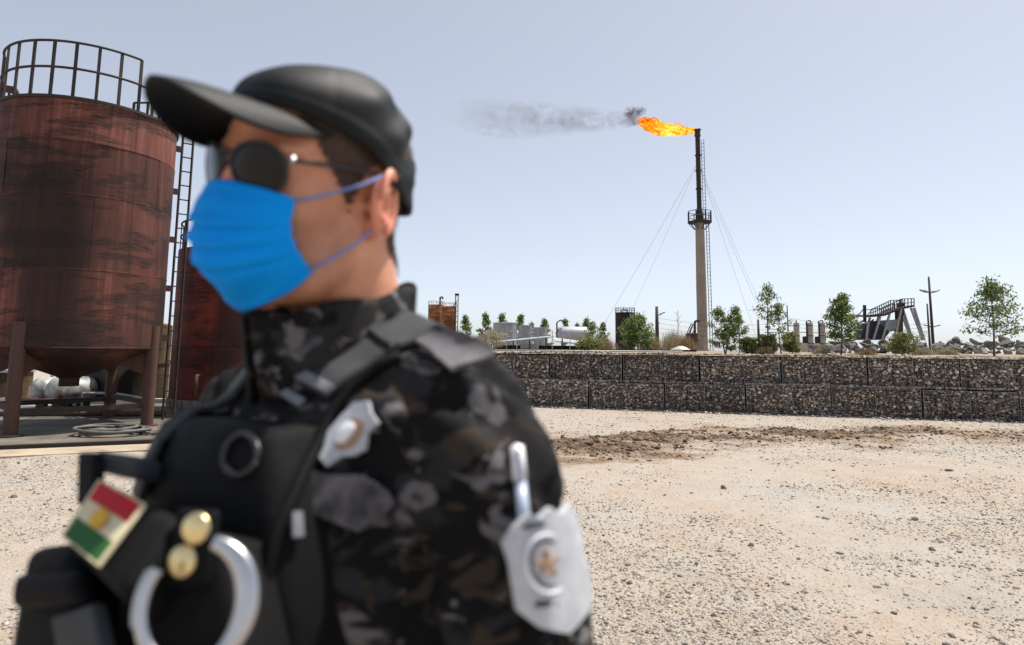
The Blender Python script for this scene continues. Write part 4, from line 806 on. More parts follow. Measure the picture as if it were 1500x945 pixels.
for (px, py, r_, lab) in ((925, 166, 0.95, 'small dark soot puff left of the flame tip'), (938, 163, 0.70, 'faint grey soot puff just above the flame tip')):
    me = np_mesh('soot_puff', bv, bf); o = link('soot_puff', me, M_SOOT); o.location = P(px, py, D); o.scale = (r_, r_, r_*0.8); tag(o, lab, kind='stuff')

# ---- three grey columns with elbows
D = 40
grp = 'grey columns with elbow pipes'
for (px, lab) in ((1168, 'left one of three grey columns, with a short stub on top'), (1188, 'middle one of three grey columns with elbow pipe'), (1206, 'right one of three grey columns beside the round-crowned sapling')):
    c0 = at_t(px, D); h = P(px, 473, D).z-c0.z; o = empty('vent_column', c0); tag(o, lab, 'column', grp)
    mb = MB(); mb.lathe([(0.18, -0.05), (0.18, h*0.55), (0.172, h*0.56), (0.172, h), (0, h+0.02)], 20); mb.build('shaft', M_CONC, o, angle=R(40))
    for z in (0.3, 0.56, 0.9): mb = MB(); mb.lathe([(0.17, h*z-0.02), (0.19, h*z-0.015), (0.19, h*z+0.015), (0.17, h*z+0.02)], 20); mb.build('hoop', M_IRON, o, angle=R(40))
    mb = MB(); mb.tube([(0, 0, h), (0, 0, h+0.16)] if px == 1168 else [(0.05, 0, h), (0.04, 0, h+0.12), (-0.05, 0, h+0.14), (-0.21, 0, h+0.08), (-0.22, 0, h*0.5)], 0.045, 8); mb.build('elbow_pipe', M_POLE, o, True)
    if px != 1168: mb = MB(); mb.lathe([(0, -0.22), (0.15, -0.2), (0.17, 0), (0.15, 0.2), (0, 0.22)], 12); e_ = mb.build('drum', M_IRON, o, angle=R(40)); e_.location = (-0.28, 0.1, h*0.42)
c0 = at_t(1182, 42); mb = MB(); mb.box((0, 0, 0.30), (3.1, 0.2, 0.62)); o = mb.build('low_wall', simple('cream_wall', (0.48, 0.43, 0.36), 0.9, 0, 0.12, 1.5)); o.location = c0; tag(o, 'low cream wall behind the three grey columns', 'wall')
a, b = W(1120, 487, 41), W(1215, 486.5, 41); mb = MB(); mb.tube([a, b], 0.035, 8); o = mb.build('pipe_run', M_PALE, None, True); tag(o, 'thin horizontal pipe running behind the three grey columns', 'pipe')
a, b = W(1215, 461, 47), W(1268, 462, 47); mb = MB(); mb.bar(a, b, 0.07); o = mb.build('walkway_beam', M_GALV); tag(o, 'thin steel beam left of the loading platform', 'beam')

# ---- loading platform with hopper and railing
D = 45; lp = empty('loading_platform', at_t(1300, D)); tag(lp, 'dark steel loading platform with sloping railed deck and hopper', 'platform'); L0 = lp.location.copy()
def Lq(x, y, dy=0.0):  # from the zoomed drawing to the platform's frame
    p = P(1200+x/3.633, 380+y/3.633, D)-L0; p.y = dy; return p
def bar2(nm, a, b, w, mat=M_POLE, both=True):
    for dy in ((0, 1.3) if both else (0.65,)):
        mb = MB(); mb.bar(Lq(*a, dy), Lq(*b, dy), w); mb.build(nm, mat, lp)
for a, b in (((325, 305), (288, 425)), ((375, 290), (335, 425)), ((437, 262), (400, 425)), ((488, 258), (552, 430)), ((505, 258), (560, 430)), ((262, 335), (250, 425))): bar2('leg', a, b, 0.12, M_GALV)
for a, b in (((300, 302), (345, 302)), ((345, 302), (432, 268)), ((432, 268), (505, 252))):
    pa, pb = Lq(*a), Lq(*b); mb = MB(); mb.add([(p.x, dy, p.z+dz) for dz in (0, 0.13) for dy in (-0.05, 1.35) for p in (pa, pb)], [(0, 1, 3, 2), (4, 6, 7, 5), (0, 4, 5, 1), (2, 3, 7, 6), (0, 2, 6, 4), (1, 5, 7, 3)]); mb.build('deck', M_IRON, lp)
tops = [((285, 262), (328, 262)), ((328, 262), (437, 211)), ((437, 211), (505, 208))]; mids = [((328, 282), (437, 236)), ((437, 236), (505, 228))]
for a, b in tops+mids: bar2('rail', a, b, 0.05, M_POLE)
for i_ in range(10): t = i_/9; x_ = 330+t*107; bar2('post', (x_, 262-51*t), (x_, 304-38*t), 0.045, M_POLE)
for x_ in (437, 455, 472, 490, 505): bar2('post', (x_, 210), (x_, 255), 0.05, M_POLE)
bar2('post', (285, 262), (255, 300), 0.05, M_POLE)
pts = [(228, 412), (256, 342), (312, 326), (382, 386), (352, 428), (235, 428)]
mb = MB(); f_ = [Lq(*p, 0.15) for p in pts]; b_ = [Lq(*p, 1.15) for p in pts]; n = len(pts); mb.add(f_+b_, [tuple(range(n)), tuple(range(2*n-1, n-1, -1))]+[(i_, n+i_, n+(i_+1) % n, (i_+1) % n) for i_ in range(n)]); mb.build('hopper', simple('soot_black_steel', (0.018, 0.017, 0.018), 0.7), lp)
pts = [(366, 322), (436, 318), (436, 378), (366, 384)]; mb = MB(); f_ = [Lq(*p, 0.3) for p in pts]; b_ = [Lq(*p, 1.0) for p in pts]; mb.add(f_+b_, [(0, 1, 2, 3), (7, 6, 5, 4)]+[(i_, 4+i_, 4+(i_+1) % 4, (i_+1) % 4) for i_ in range(4)]); mb.build('control_box', M_GALV, lp)
bar2('chute', (452, 262), (456, 392), 0.36, M_LEG, False); bar2('chute', (440, 390), (490, 410), 0.25, M_IRON, False)
bar2('chimney', (268, 240), (270, 332), 0.16, M_IRON, False); bar2('winch', (446, 240), (458, 240), 0.28, M_IRON, False); bar2('winch', (470, 237), (476, 237), 0.26, M_IRON, False); bar2('beam', (195, 302), (262, 306), 0.07); bar2('beam', (290, 320), (255, 345), 0.09); bar2('brace', (400, 378), (445, 378), 0.10)
bar2('brace', (474, 262), (474, 296), 0.12, M_IRON, False)

# ---- boulder heap
rk = []
for i_ in range(9):
    rg = np.random.default_rng(900+i_); bv, bf = ico(3); v = bv.copy()
    for _ in range(15):   # chop flat faces
        d_ = rg.normal(0, 1, 3); d_ /= np.linalg.norm(d_); o_ = rg.uniform(0.35, 0.75); s_ = v@d_; v = v-np.maximum(0, s_-o_)[:, None]*d_
    v *= np.array([1, rg.uniform(0.6, 0.9), rg.uniform(0.5, 0.8)]); v += 0.03*rg.normal(0, 1, v.shape)*0.4
    me = np_mesh('boulder', v, bf); at_ = me.attributes.new('tone', 'FLOAT', 'POINT'); at_.data.foreach_set('value', np.full(len(v), rg.uniform(0, 1), np.float32)); me.materials.append(M_ROCK); me.polygons.foreach_set('use_smooth', [True]*len(me.polygons)); me.set_sharp_from_angle(angle=R(16)); rk.append(me)
rg = np.random.default_rng(77); cnt = 0
for row, (D0, lift) in enumerate(((19.6, 0.0), (20.3, 0.10), (21.0, 0.22), (21.8, 0.32))):
    px = 1180.0
    while px < 1540:
        wpx = rg.uniform(9, 25); px += wpx*0.78; t = np.interp(px, [1180, 1215, 1290, 1350, 1400, 1540], [0.3, 0.75, 0.8, 0.55, 0.95, 1.15])
        if lift > 0.25 and t < 0.7 and rg.random() < 0.7: continue
        D = D0+rg.uniform(-.3, .3); r_ = wpx*D/FPX/2*1.15; c0 = at_t(px, D); o = link('boulder', rk[int(rg.integers(9))])
        o.location = c0+Vector((0, 0, r_*0.30+lift*t+rg.uniform(-.02, .03))); o.scale = (r_, r_, r_*rg.uniform(0.8, 1.15)); o.rotation_euler = (rg.uniform(-.5, .5), rg.uniform(-.5, .5), rg.uniform(0, 6.28))
        tag(o, 'grey broken boulder in the heap along the terrace', 'boulder', 'boulders heaped on the terrace'); cnt += 1
a, b = at_t(1362, 18.6), at_t(1398, 18.2); mb = MB(); mb.bar(a+Vector((0, 0, 0.22)), b+Vector((0, 0, 0.03)), 0.06, 0.04); o = mb.build('timber_plank', M_STACK); tag(o, 'tan timber plank leaning in the dry grass before the boulders', 'plank')
# ================================================================== the guard
PO = Vector((-0.19, 0.745, 0.0)); TY = R(231)
TF = Vector((math.cos(TY), math.sin(TY), 0)); TL = Vector((-math.sin(TY), math.cos(TY), 0))
def TW(x, y, z): return PO + TF*x + TL*y + Vector((0, 0, z))          # torso frame -> world
def t_local(X, Y, Z):
    dx, dy = X-PO.x, Y-PO.y; return dx*TF.x+dy*TF.y, dx*TL.x+dy*TL.y, Z
HM = Matrix.Translation((-0.2068, 0.6872, 1.7070)) @ (Matrix.Rotation(R(233.2), 4, 'Z') @ Matrix.Rotation(R(7.78), 4, 'Y') @ Matrix.Rotation(R(-10), 4, 'X'))
HI = HM.inverted()
def HW(x, y, z): return HM @ Vector((x, y, z))
HMn = np.array(HM); HIn = np.array(HI)
def h_local(X, Y, Z): return tuple(HIn[i, 0]*X+HIn[i, 1]*Y+HIn[i, 2]*Z+HIn[i, 3] for i in range(3))

person = empty('person', PO)
tag(person, 'guard in black camouflage jacket and vest, blue face mask, sunglasses and black cap', 'person')
def part(name, me, mat, parent=None, smooth=True, sub=0):
    o = link(name, me, mat, None, smooth)
    o.parent = parent or person
    o.location = -PO if o.parent == person else (0, 0, 0)
    if sub:
        md = o.modifiers.new('s', 'SUBSURF'); md.levels = md.render_levels = sub
    return o

# ---- materials
k = NT('skin'); n1 = k.noise(30, 5); n2 = k.noise(420, 3)
c = k.ramp(n1, (0.3, (0.54, 0.225, 0.125)), (0.72, (0.70, 0.335, 0.21)))
c = k.mix(k.math('MULTIPLY', k.n('Attribute', attribute_name='stubble').outputs['Fac'], k.ramp(k.noise(900, 2), (0.42, 0.25), (0.58, 0.9))), c, (0.10, 0.06, 0.048))
c = k.mix(k.n('Attribute', attribute_name='blush').outputs['Fac'], c, (0.66, 0.20, 0.13))
k.P(Base_Color=c, Roughness=0.42, Subsurface_Weight=0.12, Subsurface_Radius=(0.012, 0.005, 0.003), Subsurface_Scale=0.6)
k.bump(n2, 0.12, 0.001); M_SKIN = k.m
k = NT('hair'); n1 = k.noise(500, 4, 0.7); n0 = k.noise(45, 3)
k.P(Base_Color=k.mix(k.ramp(n0, (0.35, 0.0), (0.65, 1.0)), k.ramp(n1, (0.35, (0.02, 0.012, 0.009)), (0.7, (0.16, 0.095, 0.065))), (0.07, 0.042, 0.03)), Roughness=0.6)
k.bump(n1, 0.8, 0.003); M_HAIR = k.m
def camo(name, dark=1.0):
    k = NT(name); v = k.co()
    a = k.noise(15, 4, 0.55, k.co(scale=(1, 1, 1.5)), 0.6); b = k.noise(21, 4, 0.5, k.co(scale=(1, 1, 1.6), loc=(3.1, 1.7, 0.4)), 0.9); g = k.noise(21, 4, 0.5, k.co(scale=(1, 1, 1.25), loc=(7.7, 4.2, 2.2)), 0.8)
    w = k.noise(60, 3, 0.6, k.co(loc=(1.3, 9.2, 5.5)), 0.4)
    col = k.ramp(a, (0.0, (0.0035, 0.0035, 0.004)), (0.49, (0.0055, 0.0055, 0.006)), (0.53, (0.020, 0.019, 0.020)), (0.64, (0.024, 0.023, 0.025)), interp='LINEAR')
    col = k.mix(k.ramp(b, (0.58, 0.0), (0.60, 1.0)), col, (0.038, 0.028, 0.020))
    col = k.mix(k.ramp(g, (0.585, 0.0), (0.635, 1.0)), col, (0.125, 0.117, 0.123))
    col = k.mix(k.ramp(w, (0.66, 0.0), (0.70, 1.0)), col, (0.16, 0.145, 0.13))
    col = k.mix(1.0, col, (dark, dark, dark), 'MULTIPLY')
    we = k.n('TexWave', {'Scale': 700, 'Distortion': 1.0, 'Vector': v}).outputs['Fac']
    k.P(Base_Color=col, Roughness=0.85, Specular_IOR_Level=0.18); k.bump(we, 0.15, 0.0008)
    return k.m
M_CAMO = camo('camo_cloth')
def cloth(name, col, rough=0.8, var=0.3, scale=25, sheen=0.03, weave=600, bump=0.2):
    k = NT(name); n1 = k.noise(scale, 4)
    k.P(Base_Color=k.ramp(n1, (0.3, tuple(x*(1-var) for x in col)), (0.7, tuple(x*(1+var) for x in col))), Roughness=rough, Specular_IOR_Level=0.18+sheen)
    k.bump(k.n('TexWave', {'Scale': weave, 'Distortion': 0.5, 'Vector': k.co()}).outputs['Fac'], bump, 0.0008); return k.m
M_CAP = cloth('cap_cloth', (0.0024, 0.0032, 0.0037), 0.55, 0.25, 30, 0.06)
M_VEST = cloth('vest_nylon', (0.0028, 0.0028, 0.0033), 0.75, 0.3, 15, 0.0)
M_STRAP = cloth('strap_webbing', (0.040, 0.044, 0.048), 0.6, 0.15, 20, 0.05, 380, 0.5)
M_VELCRO = cloth('velcro_grey', (0.16, 0.17, 0.19), 0.8, 0.2, 60, 0.3)
M_MASK = cloth('mask_fabric', (0.003, 0.27, 0.80), 0.75, 0.08, 10, -0.10, 900, 0.12)
M_MLOOP = cloth('mask_loop', (0.16, 0.24, 0.50), 0.7, 0.1)
M_PATCH = simple('silver_patch', (0.47, 0.49, 0.53), 0.5, 0.0, 0.12, 60, 0.08, 300)
M_PATCH2 = simple('patch_relief', (0.72, 0.73, 0.77), 0.45, 0.0, 0.15, 90)
M_BRONZE = simple('patch_bronze', (0.40, 0.25, 0.15), 0.4, 0.3, 0.3, 60)
M_CHROME = simple('nickel_steel', (0.50, 0.50, 0.52), 0.3, 1.0, 0.1, 30)
M_BRASS = simple('brass_snap', (0.80, 0.64, 0.34), 0.34, 1.0, 0.12, 40)
M_BLACKP = simple('black_plastic', (0.012, 0.012, 0.013), 0.35, 0.0, 0.2, 20)
M_RED = cloth('flag_red', (0.42, 0.010, 0.018), 0.7, 0.12, 60); M_WHITE = cloth('flag_white', (0.62, 0.54, 0.36), 0.7, 0.08, 60)
M_GREEN = cloth('flag_green', (0.018, 0.10, 0.022), 0.7, 0.12, 60); M_GOLD = cloth('flag_sun', (0.62, 0.36, 0.04), 0.7, 0.1, 60)
k = NT('dark_lens'); k.P(Base_Color=(0.006, 0.006, 0.008), Roughness=0.12, Specular_IOR_Level=0.25); M_LENS = k.m
M_TROUSER = camo('camo_trousers', 0.9); M_BOOT = cloth('boot_leather', (0.02, 0.017, 0.014), 0.5)

# ---- head and neck: one continuous skin surface
nb = HI @ TW(-0.02, 0.0, 1.50)
def head_sdf(X, Y, Z):
    x, y, z = h_local(X, Y, Z); ya = np.abs(y)
    d = ell(x, y, z, (-0.010, 0, 0.046), (0.092, 0.075, 0.082))
    d = smin(d, ell(x, y, z, (0.040, 0, 0.0), (0.062, 0.064, 0.10)), 0.03)
    d = smin(d, ell(x, y, z, (0.028, 0, 0.072), (0.067, 0.066, 0.036)), 0.02)
    d = smin(d, ell(x, ya, z, (0.060, 0.040, -0.006), (0.030, 0.026, 0.026)), 0.022)
    d = smin(d, ell(x, y, z, (0.046, 0, -0.062), (0.052, 0.056, 0.046)), 0.025)
    d = smin(d, capsule(x, ya, z, (0.0, 0.056, -0.03), (0.04, 0.050, -0.072), 0.016), 0.03)
    d = smin(d, ell(x, y, z, (0.086, 0, -0.088), (0.018, 0.022, 0.018)), 0.02)
    d = smin(d, ell(x, ya, z, (0.078, 0.028, 0.046), (0.022, 0.034, 0.012)), 0.018)
    d = smax(d, -ell(x, ya, z, (0.106, 0.034, 0.026), (0.022, 0.019, 0.013)), 0.012)
    d = smin(d, ell(x, ya, z, (0.083, 0.033, 0.026), (0.013, 0.013, 0.012)), 0.004)
    d = smin(d, capsule(x, y, z, (0.098, 0, 0.036), (0.116, 0, -0.008), 0.008, 0.011), 0.012)
    d = smin(d, ell(x, ya, z, (0.108, 0.012, -0.014), (0.010, 0.008, 0.008)), 0.006)
    d = smin(d, ell(x, y, z, (0.100, 0, -0.042), (0.008, 0.022, 0.0055)), 0.006)
    d = smin(d, ell(x, y, z, (0.098, 0, -0.053), (0.009, 0.019, 0.0065)), 0.006)
    neck = capsule(x, y, z, (-0.020, 0, -0.02), tuple(nb), 0.056, 0.062)
    d = smin(d, neck, 0.03)
    # ears: leaf-shaped flap, hollowed, with a rolled rim and lobe
    em = np.array(Euler((0.0, R(-12), R(30))).to_matrix()).T; ex, ey, ez = x+0.010, ya-0.084, z-0.004
    e1, e2, e3 = (em[i, 0]*ex+em[i, 1]*ey+em[i, 2]*ez for i in range(3))
    e = ell(e1, e2, e3, (0, -0.003, 0), (0.0225, 0.0070, 0.033))
    q1 = np.sqrt((e1/0.0205)**2+(e3/0.0310)**2); an = np.arctan2(e3, e1); up = np.clip((np.abs(an+0.9)-0.75)*4, 0, 1)
    e = smin(e, np.sqrt(((q1-1)*0.020)**2+(e2-0.0055)**2)-0.0040*up, 0.003)
    q2 = np.sqrt(((e1+0.002)/0.0095)**2+((e3+0.003)/0.0175)**2)
    e = smin(e, np.sqrt(((q2-1)*0.012)**2+(e2-0.0035)**2)-0.0026*np.clip((np.abs(an)-0.7)*3, 0, 1), 0.003)
    e = smax(e, -ell(e1, e2, e3, (0.0015, 0.006, -0.003), (0.0075, 0.010, 0.0125)), 0.003)
    e = smin(e, ell(x, ya, z, (0.0, 0.079, -0.024), (0.009, 0.006, 0.010)), 0.008)
    e = smin(e, ell(x, ya, z, (0.004, 0.079, 0.0), (0.004, 0.006, 0.006)), 0.004)
    d = smin(d, e, 0.007)
    return d
def head_box(fn, h, pts, pad):
    p = np.array(pts); lo, hi = p.min(0)-pad, p.max(0)+pad
    return surface_nets(fn, lo, hi, h)
hp = [tuple(HW(*q)) for q in ((0.13, 0, 0), (-0.11, 0, 0.05), (0, 0.1, 0), (0, -0.1, 0), (0, 0, 0.15), (0.08, 0, -0.11))] + [tuple(TW(0.06, 0.07, 1.48)), tuple(TW(-0.09, -0.07, 1.48))]
V, Q = head_box(head_sdf, 0.0022, hp, 0.012)
body = part('body', np_mesh('body', V, Q), M_SKIN)
HV, HQ = V, Q
body_bvh = BVHTree.FromPolygons([Vector(v) for v in V], [tuple(int(i) for i in q) for q in Q])

# ---- short hair: a fuzzy shell over the sides and back of the skull
hl = np.stack(h_local(V[:, 0], V[:, 1], V[:, 2]), 1)
def hair_mask(l):
    x, y, z = l.T; ya = np.abs(y)
    side = (x < 0.058+0.25*(z-0.03)) & (z > 0.006+np.maximum(0, (x-0.028))*1.6+0.004*np.sin(z*900)) & (z < 0.12)
    side &= ~((((x+0.010)/0.024)**2+((z-0.002)/0.040)**2 < 1) & (ya > 0.060))
    burn = (np.abs(x-0.027-0.25*(z-0.02)) < 0.011*np.clip((z+0.010)/0.03, 0, 1)+0.002*np.sin(z*700)) & (z > -0.010) & (z < 0.035) & (ya > 0.055)
    nape = (x < -0.038+0.25*np.minimum(0, z+0.02)) & (z > -0.072+0.5*np.maximum(0, x+0.075)+0.006*np.sin(y*260)) & (z <= 0.02)
    return side | burn | nape
mk = hair_mask(hl); fm = mk[Q].all(1); Qh = Q[fm]
used = np.unique(Qh); mp = -np.ones(len(V), int); mp[used] = np.arange(len(used))
body.data.update(); nrm = np.empty(len(V)*3, np.float32); body.data.vertices.foreach_get('normal', nrm); nrm = nrm.reshape(-1, 3)
off = 0.0022+0.0016*vnoise(hl[:, 0]*420, hl[:, 1]*420, hl[:, 2]*420, 5)
xx, yy, zl = hl.T; stb = np.clip((0.01-zl)/0.03, 0, 1)*np.clip((xx-0.005)/0.03, 0, 1)*0.55
bl = np.clip((np.abs(yy)-0.079)/0.006, 0, 1)*0.55*(np.abs(xx+0.01) < 0.03)+np.clip((xx-0.098)/0.01, 0, 1)*0.4
for nm_, va in (('stubble', stb), ('blush', bl)):
    at_ = body.data.attributes.new(nm_, 'FLOAT', 'POINT'); at_.data.foreach_set('value', va.astype(np.float32))
HS = (V+nrm*off[:, None])[used]; HF = mp[Qh]
rgh = np.random.default_rng(8); jit = hl+rgh.normal(0, 0.0035, hl.shape); cand = np.nonzero(hair_mask(jit))[0]; cand = rgh.choice(cand, 9000)
dn_ = HMn[:3, :3] @ np.array([-0.35, 0, -0.93]); roots = V[cand]+rgh.normal(0, 0.0012, (9000, 3)); dd = nrm[cand]*0.55+dn_+rgh.normal(0, 0.35, (9000, 3)); dd /= np.linalg.norm(dd, axis=1)[:, None]
sd3 = np.cross(dd, nrm[cand]); sd3 /= np.maximum(1e-6, np.linalg.norm(sd3, axis=1))[:, None]; L3 = rgh.uniform(0.003, 0.007, 9000)[:, None]
SV = np.stack([roots-sd3*0.00028, roots+sd3*0.00028, roots+dd*L3*0.6+nrm[cand]*0.0012+sd3*0.00018, roots+dd*L3+nrm[cand]*0.0012], 1).reshape(-1, 3)
part('hair', np_mesh('hair', np.concatenate([HS, SV]), np.concatenate([HF, np.arange(len(SV)).reshape(-1, 4)+len(HS)])), M_HAIR)

def shell(grid, nu, nv, thick, closed_u=False, flip=False):
    """a thin solid from a grid of points (nu x nv)"""
    g = [Vector(p) for p in grid]; ns = []
    def at(i, j): return g[(i % nu if closed_u else min(max(i, 0), nu-1))*nv + min(max(j, 0), nv-1)]
    for i in range(nu):
        for j in range(nv):
            nn = (at(i+1, j)-at(i-1, j)).cross(at(i, j+1)-at(i, j-1))
            if nn.length < 1e-12: nn = Vector((0, 0, 1e-9))
            ns.append(nn.normalized()*(-1 if flip else 1))
    vs = [p+n_*thick/2 for p, n_ in zip(g, ns)] + [p-n_*thick/2 for p, n_ in zip(g, ns)]; o = nu*nv; fs = []
    iu = range(nu) if closed_u else range(nu-1)
    for i in iu:
        i2 = (i+1) % nu
        for j in range(nv-1):
            a, b, c_, d_ = i*nv+j, i2*nv+j, i2*nv+j+1, i*nv+j+1
            fs.append((a, b, c_, d_)); fs.append((o+a, o+d_, o+c_, o+b))
        for j in (0, nv-1):
            a, b = i*nv+j, i2*nv+j; fs.append((a, o+a, o+b, b) if j == 0 else (a, b, o+b, o+a))
    if not closed_u:
        for i in (0, nu-1):
            for j in range(nv-1):
                a, b = i*nv+j, i*nv+j+1; fs.append((a, b, o+b, o+a) if i == 0 else (a, o+a, o+b, b))
    mb = MB(); mb.add(vs, fs); me = mb.me('shell'); bm = bmesh.new(); bm.from_mesh(me); bmesh.ops.recalc_face_normals(bm, faces=bm.faces); bm.to_mesh(me); bm.free()
    return me

# ---- cap
def ring(th):
    cs = math.cos(th); x = 0.101*cs; y = 0.085*math.sin(th)
    z = float(np.mean(np.interp(cs+np.linspace(-0.12, 0.12, 7), [-1, -0.35, -0.2, 0, 0.2, 0.65, 1], [-0.012, 0.010, 0.026, 0.046, 0.060, 0.079, 0.092])))
    return x, y, z+0.16*min(0.0, y)
def crown(th, v):
    x0, y0, z0 = ring(th); a = v*math.pi/2
    top = 0.141
    rad = max(0.0, math.cos(a))**(0.60+0.22*max(0, math.cos(th))); zz = math.sin(a)**0.95
    swell = 1+0.020*math.sin(math.pi*min(1, v*1.6))
    cx = -0.010*v
    x, y = cx+x0*rad*swell, y0*rad*swell; z = z0+(top-z0)*zz
    ph = (th/(2*math.pi)*6) % 1; seam = math.exp(-((min(ph, 1-ph))/0.025)**2)*0.0016*min(1, 4*v)
    bk = max(0, -math.cos(th)+0.45)
    fold = 0.0048*min(1, bk)*math.sin(z*120+5*math.sin(th*1.5)+th*2.2)*math.sin(math.pi*min(1, v*1.3)) + 0.0010*math.sin(th*5+z*90+2*math.sin(th*3))*math.sin(math.pi*v)
    band = 0.0016 if v < 0.14 else 0
    s = 1+(fold+band-seam)/0.09
    return (x*s, y*s, z)
NU, NV = 120, 34
cap = part('cap', shell([HW(*crown(2*math.pi*i/NU, j/(NV-1))) for i in range(NU) for j in range(NV)], NU, NV, 0.0025, True), M_CAP)
tag(cap, 'black cloth cap with curved brim')
def brim(s, t):
    th = s*R(62); x0, y0, z0 = ring(th); x0 += 0.001
    k_ = max(0.0, 1-abs(s)**2.6)
    ox = 0.080*k_; oy = 0.010*s*(1-abs(s)**3)
    z = z0-0.003 + t*(0.030*k_) - 0.060*(abs(s)**1.7)*t*k_ - 0.020*t*t*k_
    return (x0+ox*t, y0*(1.0)+oy*t, z-0.004*abs(s)**2.2)
NU2, NV2 = 49, 15
part('brim', shell([HW(*brim(-1+2*i/(NU2-1), j/(NV2-1))) for i in range(NU2) for j in range(NV2)], NU2, NV2, 0.003), M_CAP, cap)
mb = MB(); mb.lathe([(0.0, 0.004), (0.004, 0.0035), (0.006, 0.001), (0.0065, -0.002)], 12)
mb.v = [tuple(HM @ (Vector((-0.012, 0, 0.139))+Vector(v))) for v in mb.v]; part('button', mb.me(), M_CAP, cap)

# ---- sunglasses
sg = empty('sunglasses'); sg.parent = person; sg.location = -PO; tag(sg, 'black aviator sunglasses')
def lens_pt(sd_, a, r_):
    ca, sa = math.cos(a), math.sin(a)
    yy = 0.0305*ca*r_; zz = (0.0215*sa if sa > 0 else 0.0260*sa)*r_
    yy += 0.004*(-sa)*r_*(1 if sa < 0 else 0.3)
    Y = 0.0385+yy; Z = 0.030+zz
    X = 0.112-0.9*(max(0, Y-0.012))**1.5*1.45 - 0.16*max(0, 0.03-Z)*0.6
    return HW(X, sd_*Y, Z)
for sd_ in (1, -1):
    mb = MB(); n = 36; K = 6
    vs = [lens_pt(sd_, 0, 0.0)] + [lens_pt(sd_, 2*math.pi*i/n, k_/K) for k_ in range(1, K+1) for i in range(n)]
    fs = [(0, 1+i, 1+(i+1) % n) for i in range(n)] + [(1+(k_-1)*n+i, 1+k_*n+i, 1+k_*n+(i+1) % n, 1+(k_-1)*n+(i+1) % n) for k_ in range(1, K) for i in range(n)]
    mb.add(vs, fs); ln = part('lens', mb.me(), M_LENS, sg)
    md = ln.modifiers.new('t', 'SOLIDIFY'); md.thickness = 0.0018
    mb = MB(); mb.tube([lens_pt(sd_, 2*math.pi*i/40, 1.02) for i in range(40)], 0.0019, 8, closed=True); part('rim', mb.me(), M_BLACKP, sg)
    mb = MB(); mb.tube([HW(0.092, sd_*0.064, 0.036), HW(0.086, sd_*0.072, 0.037), HW(0.06, sd_*0.0775, 0.036), HW(0.015, sd_*0.083, 0.034), HW(-0.006, sd_*0.083, 0.032), HW(-0.026, sd_*0.082, 0.014)], [0.0022, 0.0024, 0.0022, 0.0022, 0.0022, 0.002], 8)
    tp = part('temple', mb.me(), M_BLACKP, sg)
    mb = MB(); mb.tube([HW(0.0895, sd_*0.068, 0.037), HW(0.0895, sd_*0.0735, 0.037)], 0.0032, 10); part('hinge', mb.me(), M_CHROME, tp)
mb = MB(); mb.tube([HW(0.112, 0.009, 0.031), HW(0.117, 0, 0.033), HW(0.112, -0.009, 0.031)], 0.0017, 8); part('bridge', mb.me(), M_BLACKP, sg)
mb = MB(); mb.tube([HW(0.111, 0.014, 0.043), HW(0.116, 0, 0.044), HW(0.111, -0.014, 0.043)], 0.0015, 8); part('brow_bar', mb.me(), M_BLACKP, sg)

# ---- surgical mask: pleated sheet round nose, cheeks and chin
def mask_pt(u, v):                      # u -1..1 across, v 0 top .. 1 bottom
    au = abs(u)
    side_top, side_bot = (0.080, 0.064, 0.002), (0.058, 0.064, -0.067)
    z_mid = 0.016-0.128*v; zs = side_top[2]+(side_bot[2]-side_top[2])*v
    ux = au**1.5
    xm = 0.1215+0.013*math.sin(math.pi*min(1, v*1.15))-0.028*max(0, (v-0.66)/0.34)**1.6
    if v < 0.15: xm -= 0.006*(1-v/0.15)
    xs = side_top[0]+(side_bot[0]-side_top[0])*v+0.016*math.sin(math.pi*v)
    y = (0.066+0.004*math.sin(math.pi*v))*math.sin(u*math.pi/2*0.98)
    kk = 1-math.cos(au*math.pi/2)
    kk = 0.35*kk+0.65*au**1.7
    x = xm+(xs-xm)*kk; z = z_mid+(zs-z_mid)*au**1.35
    bell = (1-au**2.5)
    pleat = sum(0.0036*math.exp(-((v-c_-0.025*au)/0.028)**2) - 0.0036*math.exp(-((v-c_-0.055-0.025*au)/0.022)**2) for c_ in (0.30, 0.47, 0.64))
    x += pleat*(0.35+0.65*bell) + 0.0016*math.sin(u*9+v*23)*bell*v
    hem = 0.0012 if v < 0.06 or v > 0.95 else 0
    if au > 0.94: hem = 0.001
    return (x+hem, y, z)
NU3, NV3 = 56, 64
mask = part('face_mask', shell([HW(*mask_pt(-1+2*i/(NU3-1), j/(NV3-1))) for i in range(NU3) for j in range(NV3)], NU3, NV3, 0.0014), M_MASK)
tag(mask, 'bright blue pleated surgical mask')
for sd_ in (1, -1):
    t0 = mask_pt(0.97*sd_, 0.03); t1 = mask_pt(0.97*sd_, 0.94)
    for (p0, ear) in ((t0, (-0.004, 0.088, 0.031)), (t1, (0.004, 0.086, -0.022))):
        a, b = HW(*p0), HW(ear[0], ear[1]*sd_, ear[2]); q1_, q2_ = a.lerp(b, 0.35)+(HM.to_3x3() @ Vector((0, sd_*0.005, -0.002))), a.lerp(b, 0.72)+(HM.to_3x3() @ Vector((0, sd_*0.006, -0.0015)))
        mb = MB(); mb.tube([a, a.lerp(q1_, 0.5)+(HM.to_3x3() @ Vector((0, sd_*0.0015, -0.0005))), q1_, q2_, b], 0.0016, 8); part('ear_loop', mb.me(), M_MLOOP, mask)

